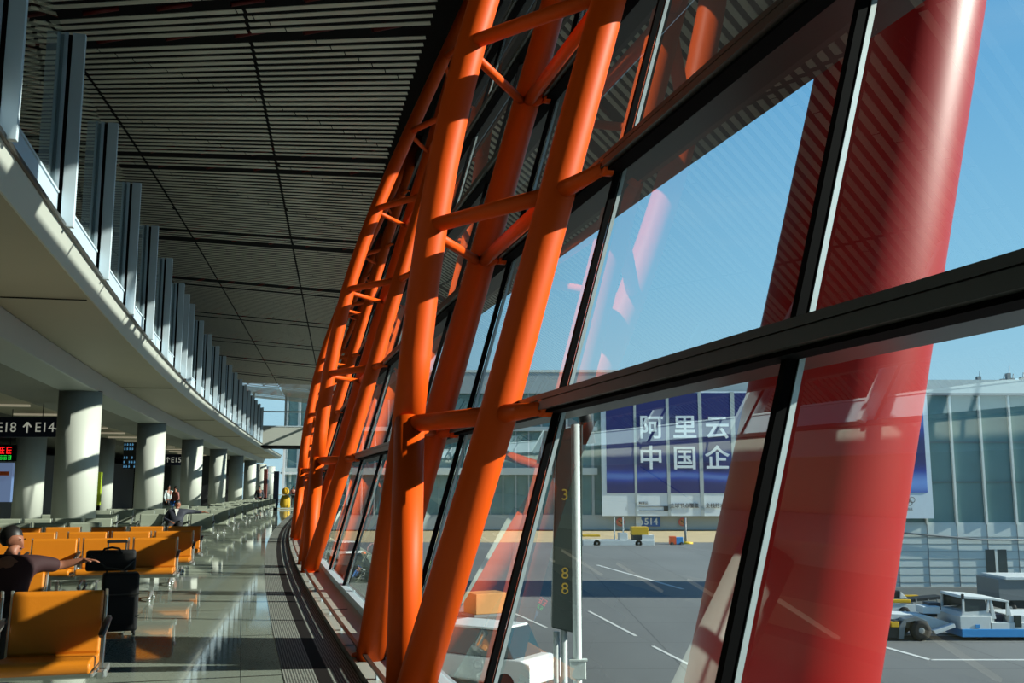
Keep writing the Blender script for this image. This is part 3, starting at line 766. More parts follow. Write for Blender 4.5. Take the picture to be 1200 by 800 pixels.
q = MB(); q.prism([(y_ * .55, z_) for y_, z_ in pr], -.25, .24); q.build('bag_body', 'fabric', bg, bevel=.04, seg=3)
q = MB(); q.tube([(-.1, -.06, .2), (-.07, -.09, .25), (.0, -.1, .265), (.07, -.09, .25), (.1, -.06, .2)], .012, 8); q.build('handle', 'fabric', bg)
q = MB(); q.tube([(-.2, -.085, .18), (-.05, -.10, .06), (.12, -.10, .03), (.22, -.07, .12)], .009, 8); q.build('strap', 'alu_dark', bg)
# ------------------------------------------------------------------ signs and screens inside
def sign(name, label, p0, p1, thick, items, m='signblue', rods=True, cat='sign', ceil=4.12):
    """p0 lower-left, p1 upper-right on a plane facing the camera"""
    r = thing(name, label, cat, ((p0.x + p1.x) / 2, p0.y, p0.z))
    w = (p1.x - p0.x) / 2; h = p1.z - p0.z
    MB().box((-w, 0, 0), (w, thick, h)).build('panel', m, r, bevel=.005)
    for body, size, x, z, mm in items:
        text_mesh('lettering', body, size, mm, facing((x - r.location.x, -.004, z - r.location.z)), r, .002)
    if rods:
        for sx in (-.8, .8): MB().tube([(sx * w, thick / 2, h), (sx * w, thick / 2, ceil - p0.z)], .012, 6).build('hanger', 'gasket', r)
    return r
Y1 = 30.0
a, b = atY(-160, 512, Y1), atY(72, 488.5, Y1)
def ix(px): return atY(px, 501, Y1).x
zc1 = atY(30, 501, Y1).z
sg = sign('gate_sign', 'dark navy hanging gate sign with white numbers beside the nearest column', a, b, .12, [('E18', .41, ix(7.5), zc1, 'signtext'), ('E14-', .41, ix(55), zc1, 'signtext')])
q = MB(); w0 = Vector((ix(32) - sg.location.x, -.006, zc1 - sg.location.z))
q.bar(w0 + Vector((0, 0, -.15)), w0 + Vector((0, 0, .13)), .05, .006, up=Vector((0, 1, 0)))
for s in (-1, 1): q.bar(w0 + Vector((s * .12, 0, .02)), w0 + Vector((0, 0, .16)), .045, .006, up=Vector((0, 1, 0)))
q.build('arrow', 'signtext', sg)
Y2 = 56.
sign('gate_sign', 'small navy hanging gate sign between the second and third columns', atY(190, 545, Y2), atY(226, 532, Y2), .12, [('E15-E1', .40, atY(212, 539, Y2).x, atY(211, 539, Y2).z, 'signtext'), ('↑', .4, atY(196.5, 539, Y2).x, atY(200, 539, Y2).z, 'signtext')])
Y3 = 33.0
ld = sign('led_display', 'black display with red and green lit characters under the gate sign', atY(-60, 540, Y3), atY(19, 521, Y3), .1, [], m='gasket', cat='display')
for nm_, y0_, y1_, x0_, st_, mm_ in (('red_characters', 531.5, 523.5, -50, 8.2, 'led_red'), ('green_characters', 538.5, 533.5, -48, 5.2, 'led_green')):
    q = MB(); px_ = x0_
    while px_ + st_ * .8 < 18:
        a, b = atY(px_, y0_, Y3) - ld.location, atY(px_ + st_ * .78, y1_, Y3) - ld.location; w_ = (b.x - a.x); h_ = (b.z - a.z); t_ = h_ * .13
        for fz in (0, .45, .87): q.box((a.x, -.006, a.z + fz * h_), (b.x, -.001, a.z + fz * h_ + t_))
        for fx in (random.choice((0, .2)), random.choice((.45, .8))): q.box((a.x + fx * w_, -.006, a.z + .1 * h_), (a.x + fx * w_ + t_, -.001, a.z + random.choice((.6, .95)) * h_))
        px_ += st_
    q.build(nm_, mm_, ld, kind='stuff')
q3 = sign('poster_screen', 'pale blue lit poster screen left of the first back row column', atY(-50, 588, Y3), atY(15, 542, Y3), .15, [], m='screen', rods=False, cat='screen')
q = MB(); w = atY(0, 554, Y3) - q3.location; q.box((w.x - .4, -.012, w.z - .08), (w.x + .3, -.002, w.z + .05)); q.build('red_band', 'cone_o', q3)
q = MB(); q.box((-.06, .03, -q3.location.z), (.06, .13, .0)); q.build('stand', 'gasket', q3)
# made-up panel whose glowing cells stand in for daylight in a skylight lattice
Y4 = 49.
lt = thing('skylight_standin', 'stand-in panel of glowing cells for a skylight between the first two columns', 'screen', atY(157, 560, Y4))
a, b = atY(143, 549, Y4) - lt.location, atY(172, 518, Y4) - lt.location
MB().box((a.x, .05, a.z), (b.x, .12, b.z)).build('frame', 'dark', lt)
q = MB()
for i in range(9):
    for j in range(6):
        if j == 3 or random.random() < .25: continue
        x = a.x + (i + .5) * (b.x - a.x) / 9; z = a.z + (j + .5) * (b.z - a.z) / 6; s_ = .035
        n0 = len(q.v); q.v += [Vector((x - s_, .045, z - .06)), Vector((x + s_, .045, z - .06 + .02)), Vector((x + s_ * .6, .045, z + .06))]; q.quad(n0, n0 + 1, n0 + 2)
        n0 = len(q.v); q.v += [Vector((x - s_, .045, z - .04)), Vector((x + s_ * .4, .045, z + .07)), Vector((x - s_ * .6, .045, z + .06))]; q.quad(n0, n0 + 1, n0 + 2)
q.build('skylight_cells', 'skylight_glow', lt)
MB().tube([(0, .08, a.z), (0, .08, -lt.location.z)], .05, 8).build('post', 'gasket', lt)
def panel(name, label, cat, px0, px1, py0, py1, Y, m, stand=True):
    p0, p1 = atY(px0, py1, Y), atY(px1, py0, Y)
    r = thing(name, label, cat, ((p0.x + p1.x) / 2, Y, 0)); w = (p1.x - p0.x) / 2
    MB().box((-w, 0, p0.z), (w, .12, p1.z)).build('panel', m, r, bevel=.01)
    if p0.z > .05: MB().box((-w * .8, .02, 0), (w * .8, .1, p0.z)).build('stand', 'gasket', r)
    return r
panel('advert_board', 'lime green upright board right of the nearest white column', 'board', 111, 119, 553, 592, 40., 'limegreen')
panel('advert_board', 'brown red poster board standing at the far end of the front columns', 'board', 308, 313.5, 549, 583, 66., 'poster_red')
panel('totem_sign', 'tall dark navy totem sign near the far rail', 'sign', 319.5, 327, 552, 592, 70., 'signblue')
yl = thing('yellow_figure', 'yellow upright display figure behind the far rail', 'figure', atZ(334, 572 + 1.52 * 1167 / 76., 0))
MB().lathe([(.35, 0), (.42, .3), (.38, .7), (.25, 1.0)], n=16).build('body', 'yellow', yl)
MB().lathe([(.1, 1.0), (.24, 1.1), (.28, 1.3), (.22, 1.5), (.05, 1.58)], n=16).build('head', 'yellow', yl)
# dark shop volumes of the lower hall
for k, (u0, u1) in enumerate(((18, 30), (36, 50), (56, 74))):
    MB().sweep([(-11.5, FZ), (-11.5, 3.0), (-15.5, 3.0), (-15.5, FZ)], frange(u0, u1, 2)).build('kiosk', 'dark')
    o = bpy.data.objects[-1] if False else [x for x in bpy.data.objects if x.name.startswith('kiosk')][-1]
    tag(o, 'dark closed shop block in the lower hall, %s from the camera' % nth[k], 'kiosk')
# far rail
fr = thing('glass_rail', 'low glass rail with white top bar closing the far end of the hall', 'railing', C(74, -1.6, 0), ang(74))
MB().box((-1.6, -.03, 1.02), (1.5, .03, 1.08)).build('top_bar', 'white', fr); MB().box((-1.6, -.03, .02), (1.5, .03, .12)).build('bottom_bar', 'white', fr)
q = MB(); q.v = [Vector((-1.6, 0, .12)), Vector((1.5, 0, .12)), Vector((1.5, 0, 1.02)), Vector((-1.6, 0, 1.02))]; q.quad(0, 1, 2, 3); q.build('glass', 'bglass', fr)
for x in (-1.6, -.05, 1.47): MB().box((x, -.025, 0), (x + .05, .025, 1.06)).build('post', 'white', fr)

# far end: bridge deck and end glazing
E0, E1 = C(86, -17, 0), C(86, 5, 0)
def endbox(name, z0, z1, d0, d1, m, kind='structure', lo=-3.0, hi=2.6, uu=86):
    r_ = Matrix.Translation(C(uu, 0, 0)) @ Matrix.Rotation(ang(uu), 4, 'Z'); q = MB(); q.box((lo, d0, z0), (hi, d1, z1), r_); o = q.build(name, m)
    o['kind'] = kind; return o
endbox('wall_far_hall', FZ, 3.95, 0, .3, 'dark', lo=-17, hi=-5.4, uu=76)
endbox('trim_far_bridge', 4.12, 5.25, 0, 3.2, 'white', lo=-3.05, hi=1.25, uu=61.5)
endbox('trim_far_bridge_edge', 4.02, 4.12, -.05, 3.3, 'gasket', lo=-3.05, hi=1.2, uu=61.5)
endbox('trim_far_bridge_rail', 5.25, 5.32, -.02, .1, 'fin', lo=-3.05, hi=1.5, uu=61.5)
r_ = Matrix.Translation(C(89, 0, 0)) @ Matrix.Rotation(ang(89), 4, 'Z')
for i in range(8):
    q = MB(); q.box((-17 + i * 2.8 - .09, -.1, 0), (-17 + i * 2.8 + .09, .1, 10), r_); q.build('trim_end_mullion_%d' % (i + 1), 'fin', kind='structure')
for i, z in enumerate((2.8, 5.3, 8.2)):
    q = MB(); q.box((-17, -.06, z), (3, .06, z + .12), r_); q.build('trim_end_transom_%d' % (i + 1), 'fin', kind='structure')
q = MB(); q.v = [r_ @ Vector(p) for p in ((-17, 0, 0), (3, 0, 0), (3, 0, 10.5), (-17, 0, 10.5))]; q.quad(0, 1, 2, 3); q.build('window_end', 'pglass', kind='structure')

# bring the hall's shell to full size about eye height (floor, seats, people, signs are already there)
KM = Matrix.Translation((0, 0, EYE)) @ Matrix.Scale(KS, 4) @ Matrix.Translation((0, 0, -EYE)); KM3 = Matrix.Scale(KS, 4)
done = set()
for o in list(bpy.data.objects):
    if o.parent or o.name.startswith(('floor',)): continue
    if o.get('kind') == 'structure' or o.get('category') in ('kiosk', 'lamp'):
        if o.data.name not in done: o.data.transform(KM); done.add(o.data.name)
    elif o.get('category') in ('truss', 'balustrade') or (o.get('category') == 'column' and 'red' not in o['label']):
        o.location = KM @ o.location
        for c in o.children_recursive:
            if c.data.name not in done: c.data.transform(KM3); done.add(c.data.name)
# ------------------------------------------------------------------ outside
GZ = -4.7
q = MB(); q.box((-400, -60, GZ - .3), (500, 600, GZ)); q.build('ground_apron', 'apron', kind='structure')
def flat(name, pts, m, z=.012):
    q = MB(); n = len(pts)
    for p in pts: q.v.append(Vector((p[0], p[1], GZ + z - .01)))
    for p in pts: q.v.append(Vector((p[0], p[1], GZ + z)))
    q.quad(*range(n, 2 * n)); 
    for i in range(n): q.quad(i, (i + 1) % n, n + (i + 1) % n, n + i)
    o = q.build(name, m); o['kind'] = 'structure'; return o
def line(p, r, w):
    a, b = atZ(*p, GZ), atZ(*r, GZ); d = (b - a).normalized(); n = Vector((-d.y, d.x, 0)) * w / 2
    flat('ground_marking', [a - n, b - n, b + n, a + n], 'paint')
for p, r, w in (((1015, 752), (1090, 773), .22), ((1090, 773), (1205, 773), .22), ((1020, 744), (1205, 745), .16), ((700, 662), (800, 690), .25), ((690, 716), (745, 745), .15), ((765, 757), (812, 781), .15), ((600, 755), (640, 795), .18), ((560, 700), (640, 735), .15)):
    line(p, r, w)
flat('ground_verge', [(-90, 118, 0), (160, 118, 0), (160, 149.5, 0), (-90, 149.5, 0)], 'tan')

# long terminal building with the big banner
YB = 150.
X0, X1, XR = atY(330, 600, YB).x, atY(705, 600, YB).x, atY(1046, 600, YB).x
lb = thing('terminal_building', 'long grey terminal building carrying the big blue banner across the apron', 'building', ((X0 + XR) / 2, YB, GZ))
li = Matrix.Translation(-lb.location)
def bz(py): return atY(600, py, YB).z
def bx(name, px0, px1, py0, py1, m, d0=0, d1=.6, par=lb, Y=YB, mi=None):
    a, b = atY(px0, py1, Y), atY(px1, py0, Y); q = MB()
    q.box((a.x, Y + d0, a.z), (b.x, Y + d1, b.z), mi or li); return q.build(name, m, par)
bx('fascia', 330, 1046, 436, 461, 'facade_g', -.3, 24)
bx('lower_wall', 330, 1046, 603, 620.6, 'facade_g', 0, 24)
q = MB(); q.box((X0, YB + 1.2, bz(603)), (XR, YB + 24, bz(461)), li); q.build('core', 'vdark', lb)
bx('white_band', 330, 700, 548, 556, 'facade', -.3, 1)
bx('white_band', 330, 700, 500, 505, 'facade', -.3, 1)
bx('glazing', 330, 704, 461, 603, 'tglass', .3, .5)
for i in range(26): bx('mullion', 334 + i * 15, 335.2 + i * 15, 461, 603, 'facade_g', -.1, .3)
bx('roof_parapet', 330, 1046, 433.5, 436.5, 'facade', -.4, 24)
# banner
bn = thing('banner', 'huge blue banner with white Chinese characters on the far terminal wall', 'banner', (atY(875, 600, YB).x, YB - 1.6, bz(604)))
bi = Matrix.Translation(-bn.location)
def bb(name, px0, px1, py0, py1, m, d0, d1): return bx(name, px0, px1, py0, py1, m, d0, d1, bn, YB, bi)
bb('white_border', 704.5, 1040, 459.5, 604, 'bannerwhite', -1.6, -1.2)
bb('blue_print', 710, 1035, 461.5, 577.5, 'banner', -1.68, -1.55)
for px in (743, 781, 819, 857, 895, 933, 971, 1009): bb('seam', px - .15, px + .15, 460, 604, 'facade_g', -1.70, -1.5)
YT = YB - 1.75
def ct(ch, px, py, hpx, m='bannerwhite', bold=.012):
    p = atY(px, py, YT); s = hpx / 1167. * YT * 1.0
    mt = bi @ facing(p)
    text_mesh('lettering', ch, s, m, mt, bn, .03, bold=s * bold)
for ch, px, py in (('阿', 763, 502), ('里', 802.5, 502), ('云', 840.5, 502), ('中', 763, 538), ('国', 802.5, 538), ('企', 840.5, 538)): ct(ch, px, py, 29, bold=.017)
ct('全球节点覆盖', 802, 592.5, 5.6, 'bannertext'); ct('全栈技术', 838, 592.5, 5.6, 'bannertext')
ct('阿里云', 754, 589.5, 3.6, 'bannertext')
bb('search_box', 747, 779, 592.5, 593.1, 'bannertext', -1.7, -1.58); bb('search_box', 747, 779, 597.5, 598.1, 'bannertext', -1.7, -1.58)
bb('search_button', 776, 781, 592.5, 598, 'vdark', -1.72, -1.58)
# stand number and no-entry signs on the wall
YW = YB - .3
sn = thing('stand_number_sign', 'blue stand number sign reading 514 on the far terminal wall', 'sign', atY(759, 617, YW))
si = Matrix.Translation(-sn.location)
bx('panel', 750, 773, 605.5, 616.5, 'signroad', -.35, -.2, sn, YB, si); bx('arrow_field', 745, 751, 605.5, 616.5, 'bannerwhite', -.36, -.2, sn, YB, si)
text_mesh('lettering', '514', 10.5 / 1167 * YW, 'bannerwhite', si @ facing(atY(763, 611.2, YB - .42)), sn, .02, bold=.03)
text_mesh('arrow_head', '›', 13 / 1167 * YW, 'bannerwhite', si @ facing(atY(752, 611, YB - .42)), sn, .02, bold=.05)
for px, lab in ((727, 'round red bordered no entry sign left of the 514 sign'), (800, 'round red bordered no entry sign right of the 514 sign')):
    p = atY(px, 611.5, YW); r = thing('prohibition_sign', lab, 'sign', p)
    f4 = Matrix.Rotation(PI / 2, 4, 'X'); MB().lathe([(.62, 0), (.62, .06)], n=24, mtx=f4).build('disc', 'signred', r); MB().lathe([(.42, .06), (.42, .08)], n=24, mtx=f4).build('field', 'wood', r)
    q = MB(); q.box((-.4, -.1, -.07), (.4, -.08, .07), Matrix.Rotation(.7, 4, 'Y')); q.build('symbol', 'vdark', r)

# right hand glass building
YR = 58.
XA, XB2 = atY(1034, 600, YR).x, atY(1330, 600, YR).x
rb = thing('glass_building', 'white and teal glass building wing at the right edge across the apron', 'building', ((XA + XB2) / 2, YR, GZ))
ri = Matrix.Translation(-rb.location)
def rx(name, px0, px1, py0, py1, m, d0=0, d1=.4): return bx(name, px0, px1, py0, py1, m, d0, d1, rb, YR, ri)
def rz_(py): return atY(1100, py, YR).z
zt, zf, zg = rz_(445), rz_(462), rz_(612)
q = MB(); q.box((XA, YR - .1, zf), (XB2, YR + 9, zt), ri); q.build('fascia', 'facade', rb)
q = MB(); q.box((XA, YR - .25, zf - .08), (XB2, YR + .1, zf + .06), ri); q.build('fascia_edge', 'vgrey', rb)
PW = 34.5 / 1167 * YR
xm0 = atY(1079, 500, YR).x
q = MB(); q.box((XA, YR + .06, zg), (XB2, YR + .1, zf), ri); q.build('glazing', 'tglass', rb)
q = MB(); q.box((XA, YR + 8.6, GZ), (XB2, YR + 9, zt), ri); q.build('rear_wall', 'facade_g', rb)
for x0_, nm in ((XA, 'side_wall'), (XB2 - .3, 'side_wall')): q = MB(); q.box((x0_, YR + .1, GZ), (x0_ + .3, YR + 8.8, zt), ri); q.build(nm, 'facade_g', rb)
for py in (519, 565): q = MB(); q.box((XA, YR + .3, rz_(py) - .1), (XB2, YR + 8.6, rz_(py) + .12), ri); q.build('floor_slab', 'facade_g', rb)
for py in (518, 564.5): q = MB(); q.box((XA, YR, rz_(py) - .03), (XB2, YR + .1, rz_(py) + .03), ri); q.build('transom', 'vgrey', rb)
x = xm0 - 2 * PW; k = 0
while x < XB2:
    if x > XA:
        q = MB(); q.box((x - .06, YR - .14, zg - .1), (x + .06, YR + .06, zf), ri); q.build('mullion', 'mull', rb)
        q = MB(); q.box((x - .015, YR - .06, GZ + .1), (x + .015, YR - .02, zg), ri); q.build('panel_joint', 'vgrey', rb)
        q = MB(); q.box((x + .5, YR + 1.2, zg), (x + .85, YR + 1.6, zf), ri); q.build('inner_post', 'facade_g' if k % 3 else 'vdark', rb)
    x += PW; k += 1
q = MB(); q.box((XA, YR - .03, GZ), (XB2, YR + .3, zg), ri); q.build('lower_wall', 'facade', rb)
for i, py in enumerate((629, 637, 646, 655, 664, 673, 682)):
    q = MB(); q.box((XA, YR - .05, rz_(py) - .012), (XB2, YR - .02, rz_(py) + .012), ri); q.build('panel_joint', 'vgrey', rb)
q = MB(); q.tube([ri @ atY(1030, 621.5, YR - .2), ri @ atY(1090, 627, YR - .2), ri @ atY(1150, 632, YR - .2), ri @ atY(1330, 633, YR - .2)], .05, 8); q.build('pipe', 'vgrey', rb)
q = MB(); a, b = atY(1156.5, 678, YR), atY(1178.5, 643.5, YR); q.box((a.x, YR - .08, a.z), (b.x, YR + .1, b.z), ri); wn = q.build('window', 'winglass', rb)
q = MB(); m_ = (a.x * .52 + b.x * .48); q.box((m_ - .07, YR - .12, a.z), (m_ + .07, YR - .06, b.z), ri); q.build('window_post', 'mull', wn)
for px, h in ((1144, 7), (1148, 11), (1176, 8), (1183, 15), (1187, 9), (1199, 10)):
    q = MB(); a = atY(px, 445.5, YR + 3); q.box((a.x - .12, YR + 3, zt - .05), (a.x + .12, YR + 3.3, zt + h * .05), ri); q.tube([ri @ Vector((a.x, YR + 3.1, zt)), ri @ Vector((a.x + .1, YR + 3.1, zt + h * .08))], .03, 6); q.build('rooftop_unit', 'vgrey', rb)
# banner piece with interlaced rings
rn = thing('banner', 'white edged blue banner strip with five rings beside the red column', 'banner', (atY(1058, 600, YR).x, YR - .2, rz_(607)))
ni = Matrix.Translation(-rn.location)
def nb(name, px0, px1, py0, py1, m, d0, d1): return bx(name, px0, px1, py0, py1, m, d0, d1, rn, YR, ni)
nb('white_border', 1034, 1081.5, 461, 607, 'bannerwhite', -.50, -.40); nb('blue_print', 1034, 1076, 463, 577, 'banner', -.53, -.49)
q = MB()
for cx, cy in ((1057, 585.5), (1063, 585.5), (1069, 585.5), (1060, 589), (1066, 589)):
    p = ni @ atY(cx, cy, YR - .54); R_ = 3.1 / 1167 * YR
    q.tube([p + Vector((math.cos(t) * R_, 0, math.sin(t) * R_)) for t in frange(0, 2 * PI, PI / 12)], .015, 6, caps=False)
q.build('rings', 'bannertext', rn)
text_mesh('lettering', '奥林匹克', 3.2 / 1167 * YR, 'bannertext', ni @ facing(atY(1063, 596.5, YR - .54)), rn, .01)

# ---- vehicles
def wheel(par, c, r, w, inv_=None):
    m4 = Matrix.Translation(c) @ Matrix.Rotation(PI / 2, 4, 'X')
    MB().lathe([(r * .62, -w / 2), (r * .95, -w / 2), (r, -w / 3), (r, w / 3), (r * .95, w / 2), (r * .62, w / 2)], n=24, mtx=m4).build('wheel', 'tyre', par)
    par = par.children[-1] if False else LAST[0]
    MB().lathe([(r * .2, -w * .52), (r * .6, -w * .45), (r * .6, w * .45), (r * .2, w * .52)], n=16, mtx=m4).build('hub', 'rim', par)
# tow tractor: front (left) at px 1100, depth 43
YV = 42.5
sc = YV / 1167
def vp(px, py, y=0): return Vector(((px - 1150) * sc * .995, y, (744 - py) * sc))
tv = thing('tow_tractor', 'white aircraft tow tractor with a blue stripe at the right edge', 'tractor', (atY(1150, 744, YV).x, YV, GZ))
def vbox(name, px0, px1, py0, py1, y0, y1, m, par=tv, bev=.02): 
    a, b = vp(px0, py1), vp(px1, py0); return MB().box((a.x, y0, a.z), (b.x, y1, b.z)).build(name, m, par, bevel=bev)
vbox('chassis', 1127, 1232, 731, 740, -.1, 2.2, 'vblue'); vbox('body', 1126, 1162, 717, 731.5, -.08, 2.2, 'vwhite'); vbox('body', 1160, 1232, 724, 731.5, -.08, 2.2, 'vwhite')
q = MB(); q.prism([(0, 0)] * 0 + [(0, 0), (1, 0), (1, 1)], 0, .001)
def prismx(name, pts, y0, y1, m, par):  # outline in px (x,z), extruded in depth
    q = MB(); n = len(pts)
    for y in (y0, y1):
        for p in pts: v = vp(*p); q.v.append(Vector((v.x, y, v.z)))
    for i in range(n): j = (i + 1) % n; q.quad(i, j, n + j, n + i)
    q.quad(*list(range(n))[::-1]); q.quad(*range(n, 2 * n)); return q.build(name, m, par, bevel=.01)
prismx('hood', [(1128, 719), (1130, 713), (1158, 711), (1166, 717), (1166, 724), (1128, 724)], 0, 2.1, 'vwhite', tv)
for y0, y1 in ((.0, .06), (2.04, 2.1)):
    prismx('cab_glass', [(1133, 712), (1133.5, 697), (1157, 698), (1159, 711)], y0, y1, 'winglass', tv)
prismx('cab_roof', [(1130, 697.5), (1131, 694.5), (1160, 696.5), (1184, 700), (1184, 702), (1160, 699)], -.05, 2.15, 'vwhite', tv)
for pl in ([(1130, 713), (1131, 696), (1133, 696), (1132.5, 713)], [(1157, 713), (1160, 697), (1162, 697), (1160, 713)], [(1163, 720), (1162, 698), (1164, 698), (1168, 720)], [(1180, 716), (1181, 701), (1183, 701), (1186, 716)]):
    prismx('cab_pillar', pl, -.03, .06, 'vwhite', tv); prismx('cab_pillar', pl, 2.04, 2.13, 'vwhite', tv)
vbox('seat', 1166, 1180, 716, 727, .3, 1.7, 'signblue'); vbox('side_screen', 1165, 1180, 702, 716, 1.9, 1.96, 'winglass')
vbox('rear_body', 1183, 1232, 716, 732, 0, 2.1, 'vwhite'); vbox('fire_box', 1188, 1196, 716, 729, -.1, .0, 'boarddark')
vbox('badge', 1143, 1148, 726, 730, -.1, -.07, 'vblue', bev=0); vbox('mirror', 1128, 1131, 692, 698, -.2, -.1, 'vdark')
for px in (1150, 1215): wheel(tv, vp(px, 738) + Vector((0, .25, -.0)) , .22, .3); wheel(tv, vp(px, 738) + Vector((0, 1.9, 0)), .22, .3)
# aircraft tow-bar chassis with large wheel, in front of the tractor
cv = thing('equipment_chassis', 'low white wheeled equipment chassis with one big tyre beside the red column', 'trailer', (atY(1150, 744, YV).x, YV, GZ))
prismx('frame_beam', [(1000, 722), (1050, 716), (1095, 718), (1120, 726), (1120, 733), (1098, 736), (1060, 730), (1000, 732)], .5, 1.7, 'vwhite', cv)
prismx('mudguard', [(1055, 742), (1056, 728), (1062, 720), (1076, 717), (1088, 722), (1093, 735), (1089, 735), (1084, 725), (1074, 722), (1064, 724), (1060, 742)], -.1, .5, 'vgrey', cv)
prismx('fender', [(1040, 742), (1044, 726), (1052, 722), (1062, 722), (1062, 740)], .0, .6, 'vdark', cv)
prismx('drawbar', [(1095, 733), (1119, 725), (1120, 729), (1097, 737)], -.1, .2, 'vwhite', cv)
vbox('yellow_bracket', 1041, 1044, 721, 729, -.1, .1, 'vyellow', cv); vbox('yellow_bracket', 1047, 1056, 723, 729, -.1, .1, 'vyellow', cv)
vbox('hydraulic_unit', 1094, 1114, 709, 717, .8, 1.6, 'vwhite', cv); vbox('hose_drum', 1106, 1120, 706, 714, 1.2, 1.9, 'signblue', cv)
wheel(cv, vp(1080, 733) + Vector((0, -.05, .02)), .41, .34); wheel(cv, vp(1080, 733) + Vector((0, 2.0, .02)), .41, .34); wheel(cv, vp(1028, 731) + Vector((0, .6, 0)), .42, .34)
# dolly behind
dv_ = thing('cargo_dolly', 'white cargo dolly with a yellow bar top parked behind the big tyre', 'trailer', (atY(1150, 715, 50.).x, 50., GZ))
sc = 50. / 1167
def vp(px, py, y=0): return Vector(((px - 1150) * sc, y, (716 - py) * sc + .03))
prismx('deck', [(1000, 703), (1078, 702), (1079, 713), (1000, 714)], 0, 1.6, 'vwhite', dv_)
vbox('yellow_bar', 1020, 1070, 697, 700.5, -.05, .1, 'vyellow', dv_); vbox('yellow_bar', 1030, 1092, 695.5, 697.5, 1.4, 1.6, 'vyellow', dv_)
prismx('belt', [(1066, 698), (1110, 694), (1112, 697), (1068, 701)], .3, 1.2, 'vdark', dv_)
for px in (1078, 1092, 1102): vbox('support', px, px + 1.2, 697, 712, .2, .3, 'vgrey', dv_)
vbox('motor', 1045, 1050, 689, 697, .4, .8, 'vdark', dv_); vbox('motor', 1056, 1062, 688, 697, .4, .8, 'vdark', dv_)
prismx('wedge', [(1061, 697), (1062, 689), (1070, 697)], .3, .9, 'vwhite', dv_); vbox('chassis_box', 1083, 1120, 706, 713, .2, 1.4, 'vgrey', dv_)
for px in (1010, 1062, 1110): wheel(dv_, vp(px, 711) + Vector((0, -.02, .0)), .26, .2)
# grey truck at the right edge
tr = thing('box_truck', 'grey box truck cut by the right edge behind the tow tractor', 'truck', (atY(1150, 716, 50.).x, 50.5, GZ))
vbox('box', 1179.5, 1240, 676, 700, .2, 2.6, 'vgrey', tr); vbox('roof', 1187, 1240, 673, 676.5, .1, 2.7, 'vwhite', tr); vbox('chassis', 1182, 1240, 700, 709, .3, 2.5, 'vdark', tr)
for px in (1192, 1228): wheel(tr, vp(px, 709) + Vector((0, .4, 0)), .34, .3)
# kerb block wall behind
vp_old = vp
q = MB(); q.box((XA - 6, YR - 3.0, GZ), (atY(1165, 600, YR).x, YR - 2.7, GZ + .95)); tag(q.build('barrier_wall', 'conc'), 'long low concrete barrier in front of the right building', 'barrier')
# far loader, cart
YF = 112.
sc = YF / 1167
def vp(px, py, y=0): return Vector(((px - 720) * sc, y, (641 - py) * sc * 1.0 + .15))
bl = thing('belt_loader', 'distant white flat loader with yellow machinery below the 514 sign', 'loader', (atY(720, 640, YF).x, YF, GZ))
vbox('deck', 684, 766, 637, 643.0, 0, 3, 'vwhite', bl); vbox('cab', 726, 736, 629, 638, .2, 2, 'vwhite', bl); vbox('engine', 752, 766, 631, 638, .2, 2.4, 'vwhite', bl)
vbox('machinery', 741, 760, 622, 631, .4, 2.2, 'vyellow', bl); vbox('machinery_base', 742, 756, 631, 638, .3, 2.4, 'vdark', bl); vbox('ramp', 684, 704, 631, 633, .3, 2, 'vyellow', bl)
for px in (721, 731): vbox('mast', px - .7, px + .7, 611, 636, .5, .7, 'vwhite', bl)
for px in (700, 748): wheel(bl, vp(px, 640.5) + Vector((0, .2, 0)), .4, .4)
ct_ = thing('service_cart', 'small orange and blue service cart at the foot of a grey post', 'cart', (atY(720, 640, YF).x, YF + 1, GZ))
vbox('orange_box', 786, 793, 633, 642, 0, 1, 'cone_o', ct_); vbox('blue_box', 793, 801, 634, 642, 0, 1, 'vblue', ct_)
for px in (788, 799): wheel(ct_, vp(px, 641.5), .2, .2)
po = thing('marker_post', 'grey post on a yellow round base right of the orange and blue cart', 'post', (atY(807, 640, YF).x + .2, YF + 3, GZ))
MB().lathe([(.14, 0), (.14, 2.9)], n=12).build('post', 'vgrey', po); MB().lathe([(.75, 0), (.7, .2), (.2, .25)], c=(0.1, 0, 0), n=20).build('base', 'vyellow', po)

# near pole with docking display
YP = 13.5
pp = atY(676, 700, YP)
pole = thing('lamp_pole', 'slim white pole with a small junction box outside the glass', 'pole', (pp.x, YP, GZ))
MB().tube([(0, 0, 0), (0, 0, atY(676, 497, YP).z - GZ)], .058, 14).build('pole', 'polegrey', pole)
a, b = atY(668, 794, YP), atY(686, 773, YP)
MB().box((a.x - pp.x, -.11, a.z - GZ), (b.x - pp.x, -.0, b.z - GZ)).build('junction_box', 'facade', pole, bevel=.01)
MB().box((a.x - pp.x - .01, -.12, b.z - GZ), (b.x - pp.x + .02, .01, b.z - GZ + .02)).build('box_lid', 'facade', pole)
YD = 14.3
bd = thing('docking_display', 'dark vertical docking display board with amber digits left of the pole', 'display', (atY(662, 700, YD).x, YD, GZ))
di = Matrix.Translation(-bd.location)
def dpt(px, py, dy=0): p = atY(px, py, YD); p.y += dy; return di @ p
q = MB(); out = [(652, 505), (683, 497), (682, 744), (646, 735)]
for dy in (0, .25):
    for p in out: q.v.append(dpt(*p, dy=dy))
q.quad(3, 2, 1, 0); q.quad(4, 5, 6, 7)
for i in range(4): q.quad(i, (i + 1) % 4, 4 + (i + 1) % 4, 4 + i)
q.build('board', 'boarddark', bd, bevel=.02)
for py in (580, 672, 690): text_mesh('digit', '8' if py > 600 else '3', .22, 'digits', di @ facing(atY(662, py, YD - .03)), bd, .004)
